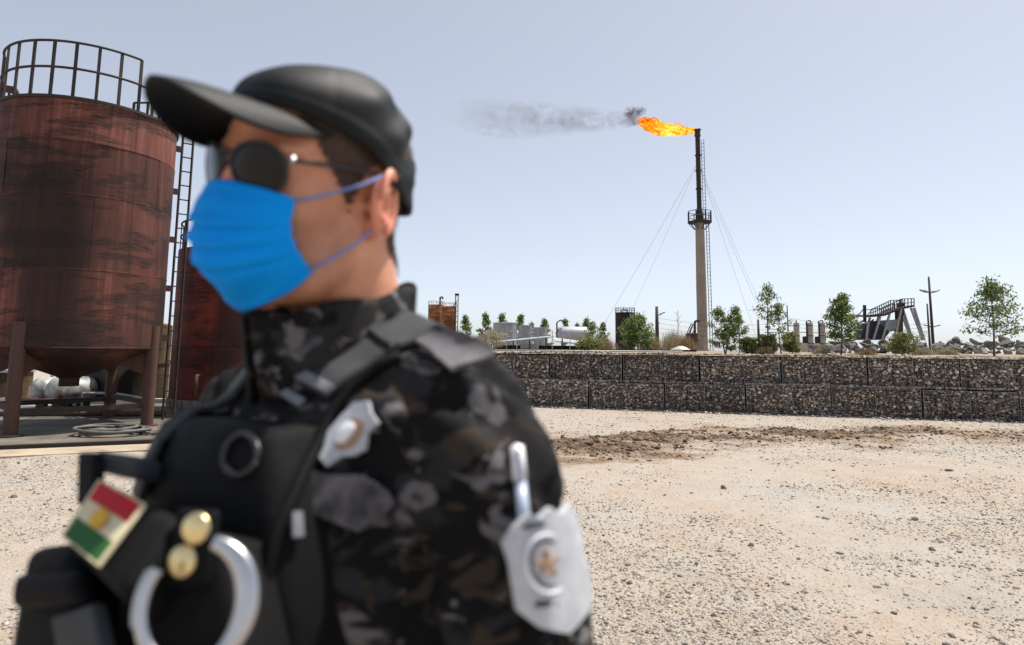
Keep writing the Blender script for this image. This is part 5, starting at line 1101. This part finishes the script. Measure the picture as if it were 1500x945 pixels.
# ---- jacket: torso, arms and folds as one surface
ARM_L = [(-0.005, 0.208, 1.446), (0.005, 0.290, 1.170), (0.115, 0.315, 0.945)]
ARM_R = [(-0.005, -0.222, 1.455), (0.015, -0.300, 1.175), (0.175, -0.270, 1.000)]
def torso_core(x, y, z):
    ya = np.abs(y)
    d = ell(x, y, z, (0.012, 0, 1.33), (0.135, 0.200, 0.215))
    d = smin(d, capsule(x, ya, z, (-0.012, 0.05, 1.465), (-0.012, 0.175, 1.462), 0.078, 0.070), 0.05)
    d = smin(d, capsule(x, ya, z, (-0.028, 0.03, 1.545), (-0.02, 0.165, 1.502), 0.046, 0.050), 0.04)
    d = smin(d, ell(x, y, z, (0.0, 0, 1.10), (0.130, 0.180, 0.26)), 0.06)
    return d
def jacket_sdf(X, Y, Z):
    x, y, z = t_local(X, Y, Z)
    d = torso_core(x, y, z)
    for A in (ARM_L, ARM_R):
        a = capsule(x, y, z, A[0], A[1], 0.066, 0.062); b = capsule(x, y, z, A[1], A[2], 0.064, 0.047)
        d = smin(d, smin(a, b, 0.02), 0.018)
    w = vnoise(x*9, y*9, z*6, 3)*0.8
    fold = 0.0060*np.sin((z*0.55+np.abs(y)*0.9+x*0.4)*95+w*5)*np.clip((np.abs(y)-0.13)/0.08, 0, 1)
    fold2 = 0.0055*np.sin((x*1.0-z*0.25+np.abs(y)*0.3)*110+w*6)*np.clip((z-1.28)/0.10, 0, 1)*np.clip((np.abs(y)-0.10)/0.05, 0, 1)
    small = 0.0022*fbm(x*28, y*28, z*18, 3, 9)
    hem = np.maximum(0.88-z, 0)*0
    return np.maximum(smax(d+fold+fold2+small, 0.90-z, 0.01), hem-1)
bx = [tuple(TW(*q)) for q in ((0.25, 0.40, 0.88), (0.25, -0.40, 0.88), (-0.18, 0.40, 1.62), (-0.18, -0.40, 1.62))]
V, Q = head_box(jacket_sdf, 0.0062, bx, 0.02)
jacket = part('jacket', np_mesh('jacket', V, Q), M_CAMO); tag(jacket, 'black and grey camouflage jacket')
JV = V
jbvh = BVHTree.FromPolygons([Vector(v) for v in V], [tuple(int(i) for i in q) for q in Q])

# ---- stand collar
def collar_pt(a, v):                    # a: angle from the throat, full turn
    fr = math.cos(a); rx, ry = 0.092-0.002*v, 0.074-0.004*v
    x = 0.014+rx*fr*(1+0.06*v); y = ry*math.sin(a)
    zb = 1.520-0.020*fr-0.004; zt = 1.606-0.024*fr
    o_ = 0.004*math.sin(a*5+1)*v + 0.003*math.sin(a*11)*v
    return TW(x*(1+o_*4)+0.012*v*(fr > 0)*fr, y*(1+o_*4), zb+(zt-zb)*v+0.003*math.sin(a*7))
NU4, NV4 = 80, 12
a_gap = 0.10
part('collar', shell([collar_pt(a_gap+(2*math.pi-2*a_gap)*i/(NU4-1), j/(NV4-1)) for i in range(NU4) for j in range(NV4)], NU4, NV4, 0.006), M_CAMO, jacket)

# ---- trousers, boots, hands
def trouser_sdf(X, Y, Z):
    x, y, z = t_local(X, Y, Z)
    d = ell(x, y, z, (-0.01, 0, 0.93), (0.128, 0.178, 0.14))
    for s in (1, -1):
        d = smin(d, capsule(x, y, z, (-0.005, s*0.095, 0.86), (0.015, s*0.125, 0.50), 0.092, 0.070), 0.03)
        d = smin(d, capsule(x, y, z, (0.015, s*0.125, 0.50), (-0.01, s*0.140, 0.13), 0.070, 0.060), 0.02)
    d = d+0.004*np.sin(z*70+6*vnoise(x*8, y*8, z*6, 2))+0.003*fbm(x*20, y*20, z*14, 2, 4)
    return smax(d, 0.12-z, 0.01)
bx2 = [tuple(TW(*q)) for q in ((0.16, 0.22, 0.1), (0.16, -0.22, 0.1), (-0.16, 0.22, 1.08), (-0.16, -0.22, 1.08))]
V, Q = head_box(trouser_sdf, 0.012, bx2, 0.02)
part('trousers', np_mesh('trousers', V, Q), M_TROUSER)
for s in (1, -1):
    def boot_sdf(X, Y, Z):
        x, y, z = t_local(X, Y, Z); y = y-s*0.14-0.12*x*s
        d = smin(ell(x, y, z, (0.075, 0, 0.045), (0.145, 0.050, 0.055)), capsule(x, y, z, (-0.015, 0, 0.06), (-0.012, 0, 0.20), 0.052, 0.050), 0.04)
        d = smin(d, ell(x, y, z, (0.065, 0, 0.012), (0.165, 0.053, 0.018)), 0.01)
        return smax(d, 0.002-z, 0.004)
    c0 = TW(0.06, s*0.14, 0.12); V, Q = surface_nets(boot_sdf, (c0.x-0.24, c0.y-0.24, -0.02), (c0.x+0.24, c0.y+0.24, 0.26), 0.009)
    part('boot', np_mesh('boot', V, Q), M_BOOT)
for s, A in ((1, ARM_L), (-1, ARM_R)):
    w = Vector(A[2]); dr = (Vector(A[2])-Vector(A[1])).normalized(); sdv = Vector((0, 1, 0)); sdv = (sdv-dr*sdv.dot(dr)).normalized(); pn = dr.cross(sdv)
    fing = []
    for q, (ln_, off_) in enumerate(((0.072, 0.030), (0.082, 0.010), (0.076, -0.011), (0.060, -0.031))):
        b = w+dr*0.095+sdv*off_; m1 = b+dr*ln_*0.45-pn*0.012*s; e_ = m1+dr*ln_*0.45-pn*0.022*s
        fing += [(b, m1, 0.0092, 0.0085), (m1, e_, 0.0085, 0.0072)]
    tb = w+dr*0.03+sdv*0.034; fing += [(tb, tb+dr*0.035+sdv*0.022-pn*0.012*s, 0.012, 0.010), (tb+dr*0.035+sdv*0.022-pn*0.012*s, tb+dr*0.066+sdv*0.026-pn*0.026*s, 0.010, 0.008)]
    def hand_sdf(X, Y, Z):
        x, y, z = t_local(X, Y, Z)
        d = capsule(x, y, z, tuple(w-dr*0.05), tuple(w+dr*0.02), 0.030, 0.028)
        for o_ in (-0.022, 0.0, 0.022): d = smin(d, capsule(x, y, z, tuple(w+dr*0.02+sdv*o_*0.6), tuple(w+dr*0.09+sdv*o_*1.2), 0.015, 0.013), 0.012)
        for (a, b, r0, r1) in fing: d = smin(d, capsule(x, y, z, tuple(a), tuple(b), r0, r1), 0.005)
        return d
    c0 = np.array(TW(*(w+dr*0.06))); V, Q = surface_nets(hand_sdf, c0-0.17, c0+0.17, 0.005)
    part('hand', np_mesh('hand', V, Q), M_SKIN)

# ---- vest: front and back panels riding on the jacket
def vest_sdf(X, Y, Z):
    x, y, z = t_local(X, Y, Z)
    t = torso_core(x, y, z)-0.022-0.022*np.clip(x/0.1, 0, 1)
    lim = 0.152-0.055*np.clip((z-1.30)/0.17, 0, 1)**1.6
    fr = smax(smax(t, np.abs(y)-lim, 0.012), smax(z-1.478, 1.03-z, 0.01), 0.012); fr = smax(fr, 0.03-x, 0.008)
    bk = smax(smax(t, np.abs(y)-lim, 0.012), smax(z-1.478, 1.03-z, 0.01), 0.012); bk = smax(bk, x+0.05, 0.008)
    side = smax(smax(t+0.004, np.abs(z-1.14)-0.06, 0.01), -t-0.035, 0.004)
    return np.minimum(np.minimum(fr, bk), side) + 0.0012*fbm(x*30, y*30, z*30, 2, 6)
V, Q = head_box(vest_sdf, 0.006, bx, 0.02)
vest = part('vest', np_mesh('vest', V, Q), M_VEST); tag(vest, 'black tactical vest with pouches')
VV = V
vbvh = BVHTree.FromPolygons([Vector(v) for v in V], [tuple(int(i) for i in q) for q in Q])
EYE = Vector((0, 0, CAM_H))
def hit(px, py, bv=None):
    best = None; d = ray(px, py).normalized()
    for b in (bv or (jbvh, vbvh)):
        h_ = b.ray_cast(EYE, d)
        if h_[0] is not None and (best is None or h_[3] < best[3]): best = h_
    return best
# ---- sewn and hung pieces, each laid on the cloth with its own thickness
def dens(poly, n):
    pts = [Vector((p[0], p[1], 0)) for p in poly]; L_ = [(pts[(i+1) % len(pts)]-p).length for i, p in enumerate(pts)]; tot = sum(L_); out = []
    for i, p in enumerate(pts):
        q = pts[(i+1) % len(pts)]; m_ = max(1, round(n*L_[i]/tot)); out += [p.lerp(q, k/m_) for k in range(m_)]
    return [(p.x, p.y) for p in out]
FIT = {}
def drape(name, poly, mat, parent, off=0.004, thick=0.003, rings=6, n=60, bv=None, smooth=True, puff=0.0):
    poly = dens(poly, n); n = len(poly); cx = sum(p[0] for p in poly)/n; cy = sum(p[1] for p in poly)/n
    rows = [(cx, cy)] + [(cx+(x-cx)*k/rings, cy+(y-cy)*k/rings) for k in range(1, rings+1) for x, y in poly]
    hs = [hit(x, y, bv) for x, y in rows]; hs = [h_ if h_ else hs[0] for h_ in hs]
    ns = [h_[1] if h_[1].dot(ray(*rows[0])) < 0 else -h_[1] for h_ in hs]
    N0 = sum(ns, Vector()).normalized(); ns = [(n_+N0*3).normalized() for n_ in ns]
    # follow the body's broad curve, not every crease: quadratic fit of the distance
    un = np.array(rows)-np.array([cx, cy]); un /= 50.0; dd_ = np.array([h_[3] for h_ in hs]); A2 = np.stack([np.ones(len(un)), un[:, 0], un[:, 1], un[:, 0]**2, un[:, 0]*un[:, 1], un[:, 1]**2], 1)
    cf = np.linalg.lstsq(A2, dd_, rcond=None)[0]; ft = A2 @ cf; lift_ = float(np.max(ft-dd_)); ft = ft-lift_*0.6; FIT[name] = (cx, cy, cf, lift_*0.6)
    ps = [EYE+ray(x, y).normalized()*float(t_) for (x, y), t_ in zip(rows, ft)]
    def rr(i): return 0 if i == 0 else ((i-1)//n+1)/rings
    up = [p+n_*(off+thick+puff*(1-rr(i)**2)) for i, (p, n_) in enumerate(zip(ps, ns))]
    lo = [p+n_*(off-0.002) for p, n_ in zip(ps[-n:], ns[-n:])]
    b0 = len(up)
    fs = [(0, 1+i, 1+(i+1) % n) for i in range(n)] + [(1+(k-1)*n+i, 1+k*n+i, 1+k*n+(i+1) % n, 1+(k-1)*n+(i+1) % n) for k in range(1, rings) for i in range(n)]
    e0 = 1+(rings-1)*n
    fs += [(e0+i, b0+i, b0+(i+1) % n, e0+(i+1) % n) for i in range(n)]
    mb = MB(); mb.add(up+lo, fs); me = mb.me(name); bm = bmesh.new(); bm.from_mesh(me); bmesh.ops.recalc_face_normals(bm, faces=bm.faces); bm.to_mesh(me); bm.free()
    o = part(name, me, mat, parent, smooth); me.set_sharp_from_angle(angle=R(45)); return o
def zz(pts, s, ox, oy): return [(ox+x/s, oy+y/s) for x, y in pts]
def strip_mesh(rows, off, thick, bvs, sub=6, seg=6):
    """ribbon through rows of point pairs, pressed on to the cloth"""
    fine = []
    for a, b in zip(rows[:-1], rows[1:]):
        for k in range(sub): fine.append((a[0].lerp(b[0], k/sub), a[1].lerp(b[1], k/sub)))
    fine.append(rows[-1]); g = []
    for a, b in fine:
        for j in range(seg+1):
            p = a.lerp(b, j/seg); best = None
            for bv in bvs:
                l_, n_, i_, d_ = bv.find_nearest(p)
                c0 = TW(-0.01, 0.0, 1.36); n2 = n_ if n_.dot(l_-c0) > 0 else -n_
                q = l_+n2*off
                if best is None or (q-c0).length > (best-c0).length: best = q
            g.append(best)
    return shell(g, len(fine), seg+1, thick)
def sp(px, py): return hit(px, py)[0]

# shoulder straps
rowsL = [(sp(429, 561), sp(485, 590)), (sp(480, 527), sp(530, 557)), (sp(535, 494), sp(583, 522)), (sp(575, 480), sp(626, 505))]
rowsL += [(TW(-0.03, 0.065, 1.60), TW(-0.03, 0.125, 1.58)), (TW(-0.09, 0.07, 1.53), TW(-0.09, 0.13, 1.51)), (TW(-0.13, 0.07, 1.44), TW(-0.13, 0.13, 1.43))]
st = part('shoulder_strap', strip_mesh(rowsL, 0.007, 0.006, (jbvh, vbvh)), M_STRAP, vest)
rowsR = [(TW(0.17, -0.115, 1.40), TW(0.17, -0.055, 1.40)), (TW(0.12, -0.12, 1.48), TW(0.12, -0.06, 1.49)), (TW(0.05, -0.125, 1.55), TW(0.05, -0.065, 1.56)), (TW(-0.03, -0.125, 1.58), TW(-0.03, -0.065, 1.60)), (TW(-0.10, -0.13, 1.50), TW(-0.10, -0.07, 1.52)), (TW(-0.13, -0.13, 1.43), TW(-0.13, -0.07, 1.44))]
part('shoulder_strap', strip_mesh(rowsR, 0.007, 0.006, (jbvh, vbvh)), M_STRAP, vest)
part('webbing_loop', strip_mesh([(sp(424, 558), sp(488, 588)), (sp(440, 548), sp(500, 578))], 0.013, 0.004, (jbvh, vbvh)), M_VELCRO, vest)
part('webbing_loop', strip_mesh([(sp(409, 580), sp(444, 602)), (sp(420, 571), sp(454, 592))], 0.008, 0.004, (jbvh, vbvh)), M_VELCRO, vest)
part('webbing_loop', strip_mesh([(sp(541, 492), sp(584, 524)), (sp(549, 488), sp(591, 519))], 0.012, 0.004, (jbvh, vbvh)), M_STRAP, vest)
# epaulette, breast badge, pocket flap, sleeve shield
drape('epaulette', [(611, 508), (637, 494), (681, 496), (728, 524), (722, 531), (664, 549)], cloth('epaulette_cloth', (0.12, 0.115, 0.125), 0.8, 0.25, 40), jacket, 0.006, 0.004)
drape('pocket_flap', zz([(150, 690), (225, 490), (330, 522), (480, 515), (560, 545), (650, 600), (690, 665), (640, 720), (480, 830), (380, 790), (250, 735)], 3.78, 400, 560), cloth('flap_cloth', (0.075, 0.070, 0.078), 0.8, 0.7, 45), jacket, 0.006, 0.004, bv=(jbvh,))
star = zz([(270, 410), (330, 280), (400, 200), (470, 130), (550, 115), (565, 180), (605, 235), (545, 290), (530, 380), (470, 415), (400, 420), (320, 475)], 3.78, 400, 560)
bd = drape('breast_badge', star, M_PATCH, jacket, 0.006, 0.004, 5, 72, bv=(jbvh,)); tag(bd, 'pale star-shaped breast badge')
def ell_px(cx, cy, a, b, rot, n=24): return [(cx+a*math.cos(t)*math.cos(rot)-b*math.sin(t)*math.sin(rot), cy+a*math.cos(t)*math.sin(rot)+b*math.sin(t)*math.cos(rot)) for t in [2*math.pi*i/n for i in range(n)]]
drape('badge_ring', ell_px(519, 640, 27, 15, R(-50)), M_BRONZE, bd, 0.0095, 0.003, 4, 24, bv=(jbvh,))
drape('badge_boss', ell_px(514, 638, 19, 10, R(-50)), M_PATCH2, bd, 0.013, 0.003, 4, 24, bv=(jbvh,), puff=0.002)
shield = zz([(575, 680), (600, 640), (640, 605), (662, 618), (690, 590), (715, 602), (742, 580), (765, 630), (775, 700), (790, 790), (785, 850), (735, 905), (660, 890), (610, 850), (600, 790), (592, 730)], 1.734, 400, 400)
sh = drape('sleeve_badge', shield, M_PATCH, jacket, 0.006, 0.006, 8, 80, bv=(jbvh,)); tag(sh, 'silver shield badge on the sleeve')
def ring_px(name, cx, cy, a, b, rot, w, mat, par, off, t0=0.0, t1=2*math.pi, n=28, bv=None, fit=None):
    pts = []
    for i in range(n+1):
        t = t0+(t1-t0)*i/n; x = cx+a*math.cos(t)*math.cos(rot)-b*math.sin(t)*math.sin(rot); y = cy+a*math.cos(t)*math.sin(rot)+b*math.sin(t)*math.cos(rot)
        
        if fit:
            fx, fy, cf, lf = FIT[fit]; ux2, uy2 = (x-fx)/50, (y-fy)/50; d_ = float(np.dot(cf, [1, ux2, uy2, ux2*ux2, ux2*uy2, uy2*uy2]))-lf-off
            pts.append(EYE+ray(x, y).normalized()*d_); continue
        h_ = hit(x, y, bv); pts.append(h_[0]+(h_[1] if h_[1].dot(ray(x, y)) < 0 else -h_[1])*off)
    mb = MB(); mb.tube(pts, w, 8); return part(name, mb.me(name), mat, par)
ring_px('badge_relief', 803, 826, 33, 43, R(-8), 0.0012, M_PATCH2, sh, 0.0170, fit='sleeve_badge')
ring_px('badge_relief', 803, 826, 25, 33, R(-8), 0.0008, M_STRAP, sh, 0.0165, fit='sleeve_badge')
for q_ in range(5):
    t_ = R(-98+72*q_); ring_px('badge_relief', 803+9*math.cos(t_), 826+12*math.sin(t_), 9, 2.0, t_, 0.0010, M_BRONZE, sh, 0.0170, fit='sleeve_badge', n=14)
for (x_, y_, a_) in ((782, 770, 16), (826, 884, 12), (796, 885, 12)): ring_px('badge_relief', x_, y_, a_, 3, R(-10), 0.0009, M_STRAP, sh, 0.0165, fit='sleeve_badge', n=14)
# vest ring and piping
ring_px('grommet', 356, 668, 24, 30, R(20), 0.003, M_BLACKP, vest, 0.003)
pts = []
for (x, y) in [(590, 527), (560, 540), (520, 572), (490, 606), (465, 645), (447, 680), (433, 710), (420, 742), (408, 775), (396, 830), (388, 900), (384, 960)]:
    h_ = hit(x, y); pts.append(h_[0]+(h_[1] if h_[1].dot(ray(x, y)) < 0 else -h_[1])*0.006)
mb = MB(); mb.tube(pts, 0.006, 8); part('edge_piping', mb.me(), M_VEST, vest)
h_ = hit(428, 735); 
drape('webbing_tab', [(421, 752), (436, 752), (438, 788), (423, 790)], M_VELCRO, vest, 0.006, 0.003, 3, 20)

# chest pouch with the flag patch: a soft box standing off the vest
def quadbox(name, c4, depth, mat, parent, bev=0.008, thick_dir=None):
    """rounded slab: four front corners (tl, tr, br, bl), depth metres behind"""
    a, b, c_, d_ = [Vector(p) for p in c4]; n_ = ((b-a).cross(d_-a)).normalized()
    if n_.dot(a-EYE) < 0: n_ = -n_
    bm = bmesh.new(); vs = [bm.verts.new(p) for p in (a, b, c_, d_)] + [bm.verts.new(p+n_*depth) for p in (a, b, c_, d_)]
    for f in ((0, 1, 2, 3), (7, 6, 5, 4), (0, 4, 5, 1), (1, 5, 6, 2), (2, 6, 7, 3), (3, 7, 4, 0)): bm.faces.new([vs[i] for i in f])
    bmesh.ops.recalc_face_normals(bm, faces=bm.faces)
    bmesh.ops.bevel(bm, geom=list(bm.edges), offset=bev, segments=4, profile=0.5, affect='EDGES')
    me = bpy.data.meshes.new(name); bm.to_mesh(me); bm.free(); o = part(name, me, mat, parent); me.set_sharp_from_angle(angle=R(50)); return o
def bil(c4, u, v): a, b, c_, d_ = c4; return (a.lerp(b, u)).lerp(d_.lerp(c_, u), v)
fl = [P(150, 708, 0.585), P(212, 742, 0.535), P(147, 828, 0.500), P(97, 787, 0.548)]
fn = ((fl[1]-fl[0]).cross(fl[3]-fl[0])).normalized(); fn = fn if fn.dot(fl[0]-EYE) < 0 else -fn
pc = [bil(fl, -0.16, -0.10)-fn*0.004, bil(fl, 1.55, -0.16)-fn*0.004, bil(fl, 1.55, 1.18)-fn*0.004, bil(fl, -0.16, 1.12)-fn*0.004]
pouch = quadbox('chest_pouch', pc, 0.075, M_VEST, vest, 0.014)
fp = empty('flag_patch'); fp.parent = vest; tag(fp, 'red, white and green flag patch with yellow sun')
def slab(name, c4, mat, par, h=0.003, lift=0.0):
    q = [p+fn*(h+lift) for p in c4]; return quadbox(name, q, h, mat, par, 0.0006)
slab('red_stripe', [bil(fl, 0, 0), bil(fl, 1, 0), bil(fl, 1, 0.335), bil(fl, 0, 0.335)], M_RED, fp)
slab('white_stripe', [bil(fl, 0, 0.335), bil(fl, 1, 0.335), bil(fl, 1, 0.665), bil(fl, 0, 0.665)], M_WHITE, fp)
slab('green_stripe', [bil(fl, 0, 0.665), bil(fl, 1, 0.665), bil(fl, 1, 1), bil(fl, 0, 1)], M_GREEN, fp)
sp_ = []; cc = bil(fl, 0.5, 0.5)
for i in range(42):
    t = 2*math.pi*i/42; r_ = 0.23 if i % 2 == 0 else 0.15; sp_.append(bil(fl, 0.5+r_*0.9*math.cos(t), 0.5+r_*0.78*math.sin(t))+fn*0.0042)
mb = MB(); mb.add([cc+fn*0.0045]+sp_, [(0, 1+i, 1+(i+1) % 42) for i in range(42)])
so_ = part('sun_emblem', mb.me(), M_GOLD, fp, False); md = so_.modifiers.new('t', 'SOLIDIFY'); md.thickness = 0.001
for (u0, v0, u1, v1) in ((0, -0.03, 1, 0), (0, 1, 1, 1.03), (-0.035, -0.03, 0, 1.03), (1, -0.03, 1.035, 1.03)):
    slab('stitched_border', [bil(fl, u0, v0), bil(fl, u1, v0), bil(fl, u1, v1), bil(fl, u0, v1)], M_WHITE, fp, 0.0036)
# lower pouches and radio holder on his right side
q = [P(34, 800, 0.60), P(106, 790, 0.56), P(106, 1010, 0.50), P(-8, 1020, 0.54)]
quadbox('magazine_pouch', q, 0.07, M_VEST, vest, 0.016)
q = [P(14, 838, 0.565), P(110, 832, 0.525), P(116, 885, 0.505), P(6, 892, 0.545)]
quadbox('pouch_flap', q, 0.026, M_VEST, vest, 0.011)
q = [P(72, 905, 0.52), P(134, 885, 0.495), P(158, 1010, 0.46), P(96, 1040, 0.485)]
quadbox('pouch_strap', q, 0.012, M_STRAP, vest, 0.003)
q = [P(112, 662, 0.64), P(138, 662, 0.625), P(136, 742, 0.60), P(110, 740, 0.615)]
quadbox('webbing_loop', q, 0.012, M_VEST, vest, 0.004)
q = [P(138, 658, 0.655), P(205, 668, 0.62), P(196, 700, 0.61), P(140, 690, 0.64)]
quadbox('pouch_lid', q, 0.03, M_STRAP, vest, 0.006)
q = [P(170, 835, 0.535), P(318, 770, 0.505), P(360, 1000, 0.47), P(150, 1040, 0.485)]
hold = quadbox('cuff_holder', q, 0.06, M_VEST, vest, 0.012)
# brass snaps on the holder strap
for (px, py, d_) in ((285, 775, 0.498), (265, 823, 0.495)):
    c0 = P(px, py, d_); nn = (EYE-c0).normalized().lerp(TF, 0.5).normalized(); M3 = nn.to_track_quat('Z', 'Y').to_matrix()
    mb = MB(); mb.lathe([(0.0, 0.0022), (0.004, 0.0021), (0.008, 0.0015), (0.0105, 0.0004), (0.0115, -0.0012), (0.0115, -0.005)], 24)
    mb.v = [tuple(c0+M3 @ Vector(v)) for v in mb.v]; part('snap', mb.me(), M_BRASS, hold)
q = [P(258, 745, 0.512), P(312, 748, 0.500), P(300, 860, 0.490), P(240, 860, 0.500)]
quadbox('snap_strap', q, 0.01, M_VEST, hold, 0.003)
# strap buckles on the far shoulder
for (px, py, a, b) in ((281, 590, 17, 11), (232, 628, 9, 20)):
    h_ = hit(px, py)
    if h_: drape('strap_buckle', ell_px(px, py, a, b, R(-35) if b < a else R(35), 20), M_VELCRO, vest, 0.010, 0.005, 3, 20)

# ---- handcuffs hung on the holder
hc = empty('handcuffs', P(285, 880, 0.47)); tag(hc, 'open steel handcuff hanging below brass snaps on the vest', 'handcuffs')
c0 = P(285, 885, 0.470); nn = ((EYE-c0).normalized()+TF*0.5).normalized(); ux = _r-nn*_r.dot(nn); ux.normalize(); uy = nn.cross(ux)
if uy.z < 0: uy = -uy
def arc(r_, t0, t1, n=40, sq=1.12): return [c0+ux*(r_*math.cos(t))+uy*(r_*sq*math.sin(t)) for t in [t0+(t1-t0)*i/n for i in range(n+1)]]
def band(pts, w, h, axis):
    n_ = len(pts); vs = []; fs = []
    for i, p in enumerate(pts):
        t = (pts[min(i+1, n_-1)]-pts[max(i-1, 0)]).normalized(); o_ = t.cross(axis).normalized()
        ww = w[i] if isinstance(w, list) else w
        prof = [(-1, -0.6), (-0.6, -1), (0.6, -1), (1, -0.6), (1, 0.6), (0.6, 1), (-0.6, 1), (-1, 0.6)]
        vs += [p+o_*(a*ww/2)+axis*(b*h/2) for a, b in prof]
    for i in range(n_-1): fs += [(i*8+k, i*8+(k+1) % 8, (i+1)*8+(k+1) % 8, (i+1)*8+k) for k in range(8)]
    fs += [tuple(range(8))[::-1], tuple((n_-1)*8+k for k in range(8))]; return vs, fs
def cuff(name, pts, w, h, mat=M_CHROME):
    vs, fs = band(pts, w, h, nn); mb = MB(); mb.add([v-hc.location for v in vs], fs); me = mb.me(name)
    bm = bmesh.new(); bm.from_mesh(me); bmesh.ops.recalc_face_normals(bm, faces=bm.faces); bm.to_mesh(me); bm.free()
    o = link(name, me, mat, hc, True); me.set_sharp_from_angle(angle=R(60)); return o
cuff('cheek_plate', arc(0.036, R(78), R(-105), 40), [0.010+0.007*math.sin(math.pi*min(1, i/30)) for i in range(41)], 0.011)
sw = arc(0.035, R(146), R(255), 36); vs_ = [0.0085 for _ in sw]; cuff('ratchet_arm', sw, vs_, 0.006)
mb = MB()
for i in range(14):
    t = R(152+i*3.4); p = c0+ux*(0.0395*math.cos(t))+uy*(0.0395*1.12*math.sin(t)); mb.box(p-hc.location, (0.0022, 0.0022, 0.005), M=Matrix((ux, uy, nn)).transposed())
mb.build('ratchet_teeth', M_CHROME, hc)
mb = MB(); mb.box(c0-uy*0.052-hc.location, (0.034, 0.030, 0.013), M=Matrix((ux, uy, nn)).transposed()); lb = mb.build('lock_housing', M_CHROME, hc)
md = lb.modifiers.new('b', 'BEVEL'); md.width = 0.003; md.segments = 3
for i in range(3):
    cc_ = c0-uy*(0.074+0.014*i); ax = ux if i % 2 else nn
    mb = MB(); mb.tube([cc_+uy*(0.010*math.cos(t))+ax*(0.006*math.sin(t))-hc.location for t in [2*math.pi*j/20 for j in range(20)]], 0.0018, 8, closed=True); mb.build('chain_link', M_CHROME, hc, True)

# ---- pen in the sleeve pocket
h0, h1 = hit(757, 655), hit(767, 752)
n_ = (EYE-h0[0]).normalized(); a = h0[0]+n_*0.008; b = h1[0]+n_*0.010; pen = empty('pen', b)
tag(pen, 'white pen standing in the sleeve pocket above the silver shield badge', 'pen')
mb = MB(); mb.tube([a-b+(a-b).normalized()*0.002, a-b, (a-b)*0.5], [0.003, 0.0062, 0.0062], 14); mb.build('pen_cap', simple('pen_white', (0.8, 0.8, 0.82), 0.3), pen, True)
mb = MB(); mb.tube([(a-b)*0.5, (b-a)*0.3], [0.0052, 0.0052], 14); mb.build('barrel', simple('pen_blue_grey', (0.42, 0.50, 0.62), 0.3), pen, True)
mb = MB(); mb.bar((a-b)*0.95+n_*0.009, (a-b)*0.45+n_*0.008, 0.004, 0.0015, tuple(n_)); mb.build('clip', M_CHROME, pen)
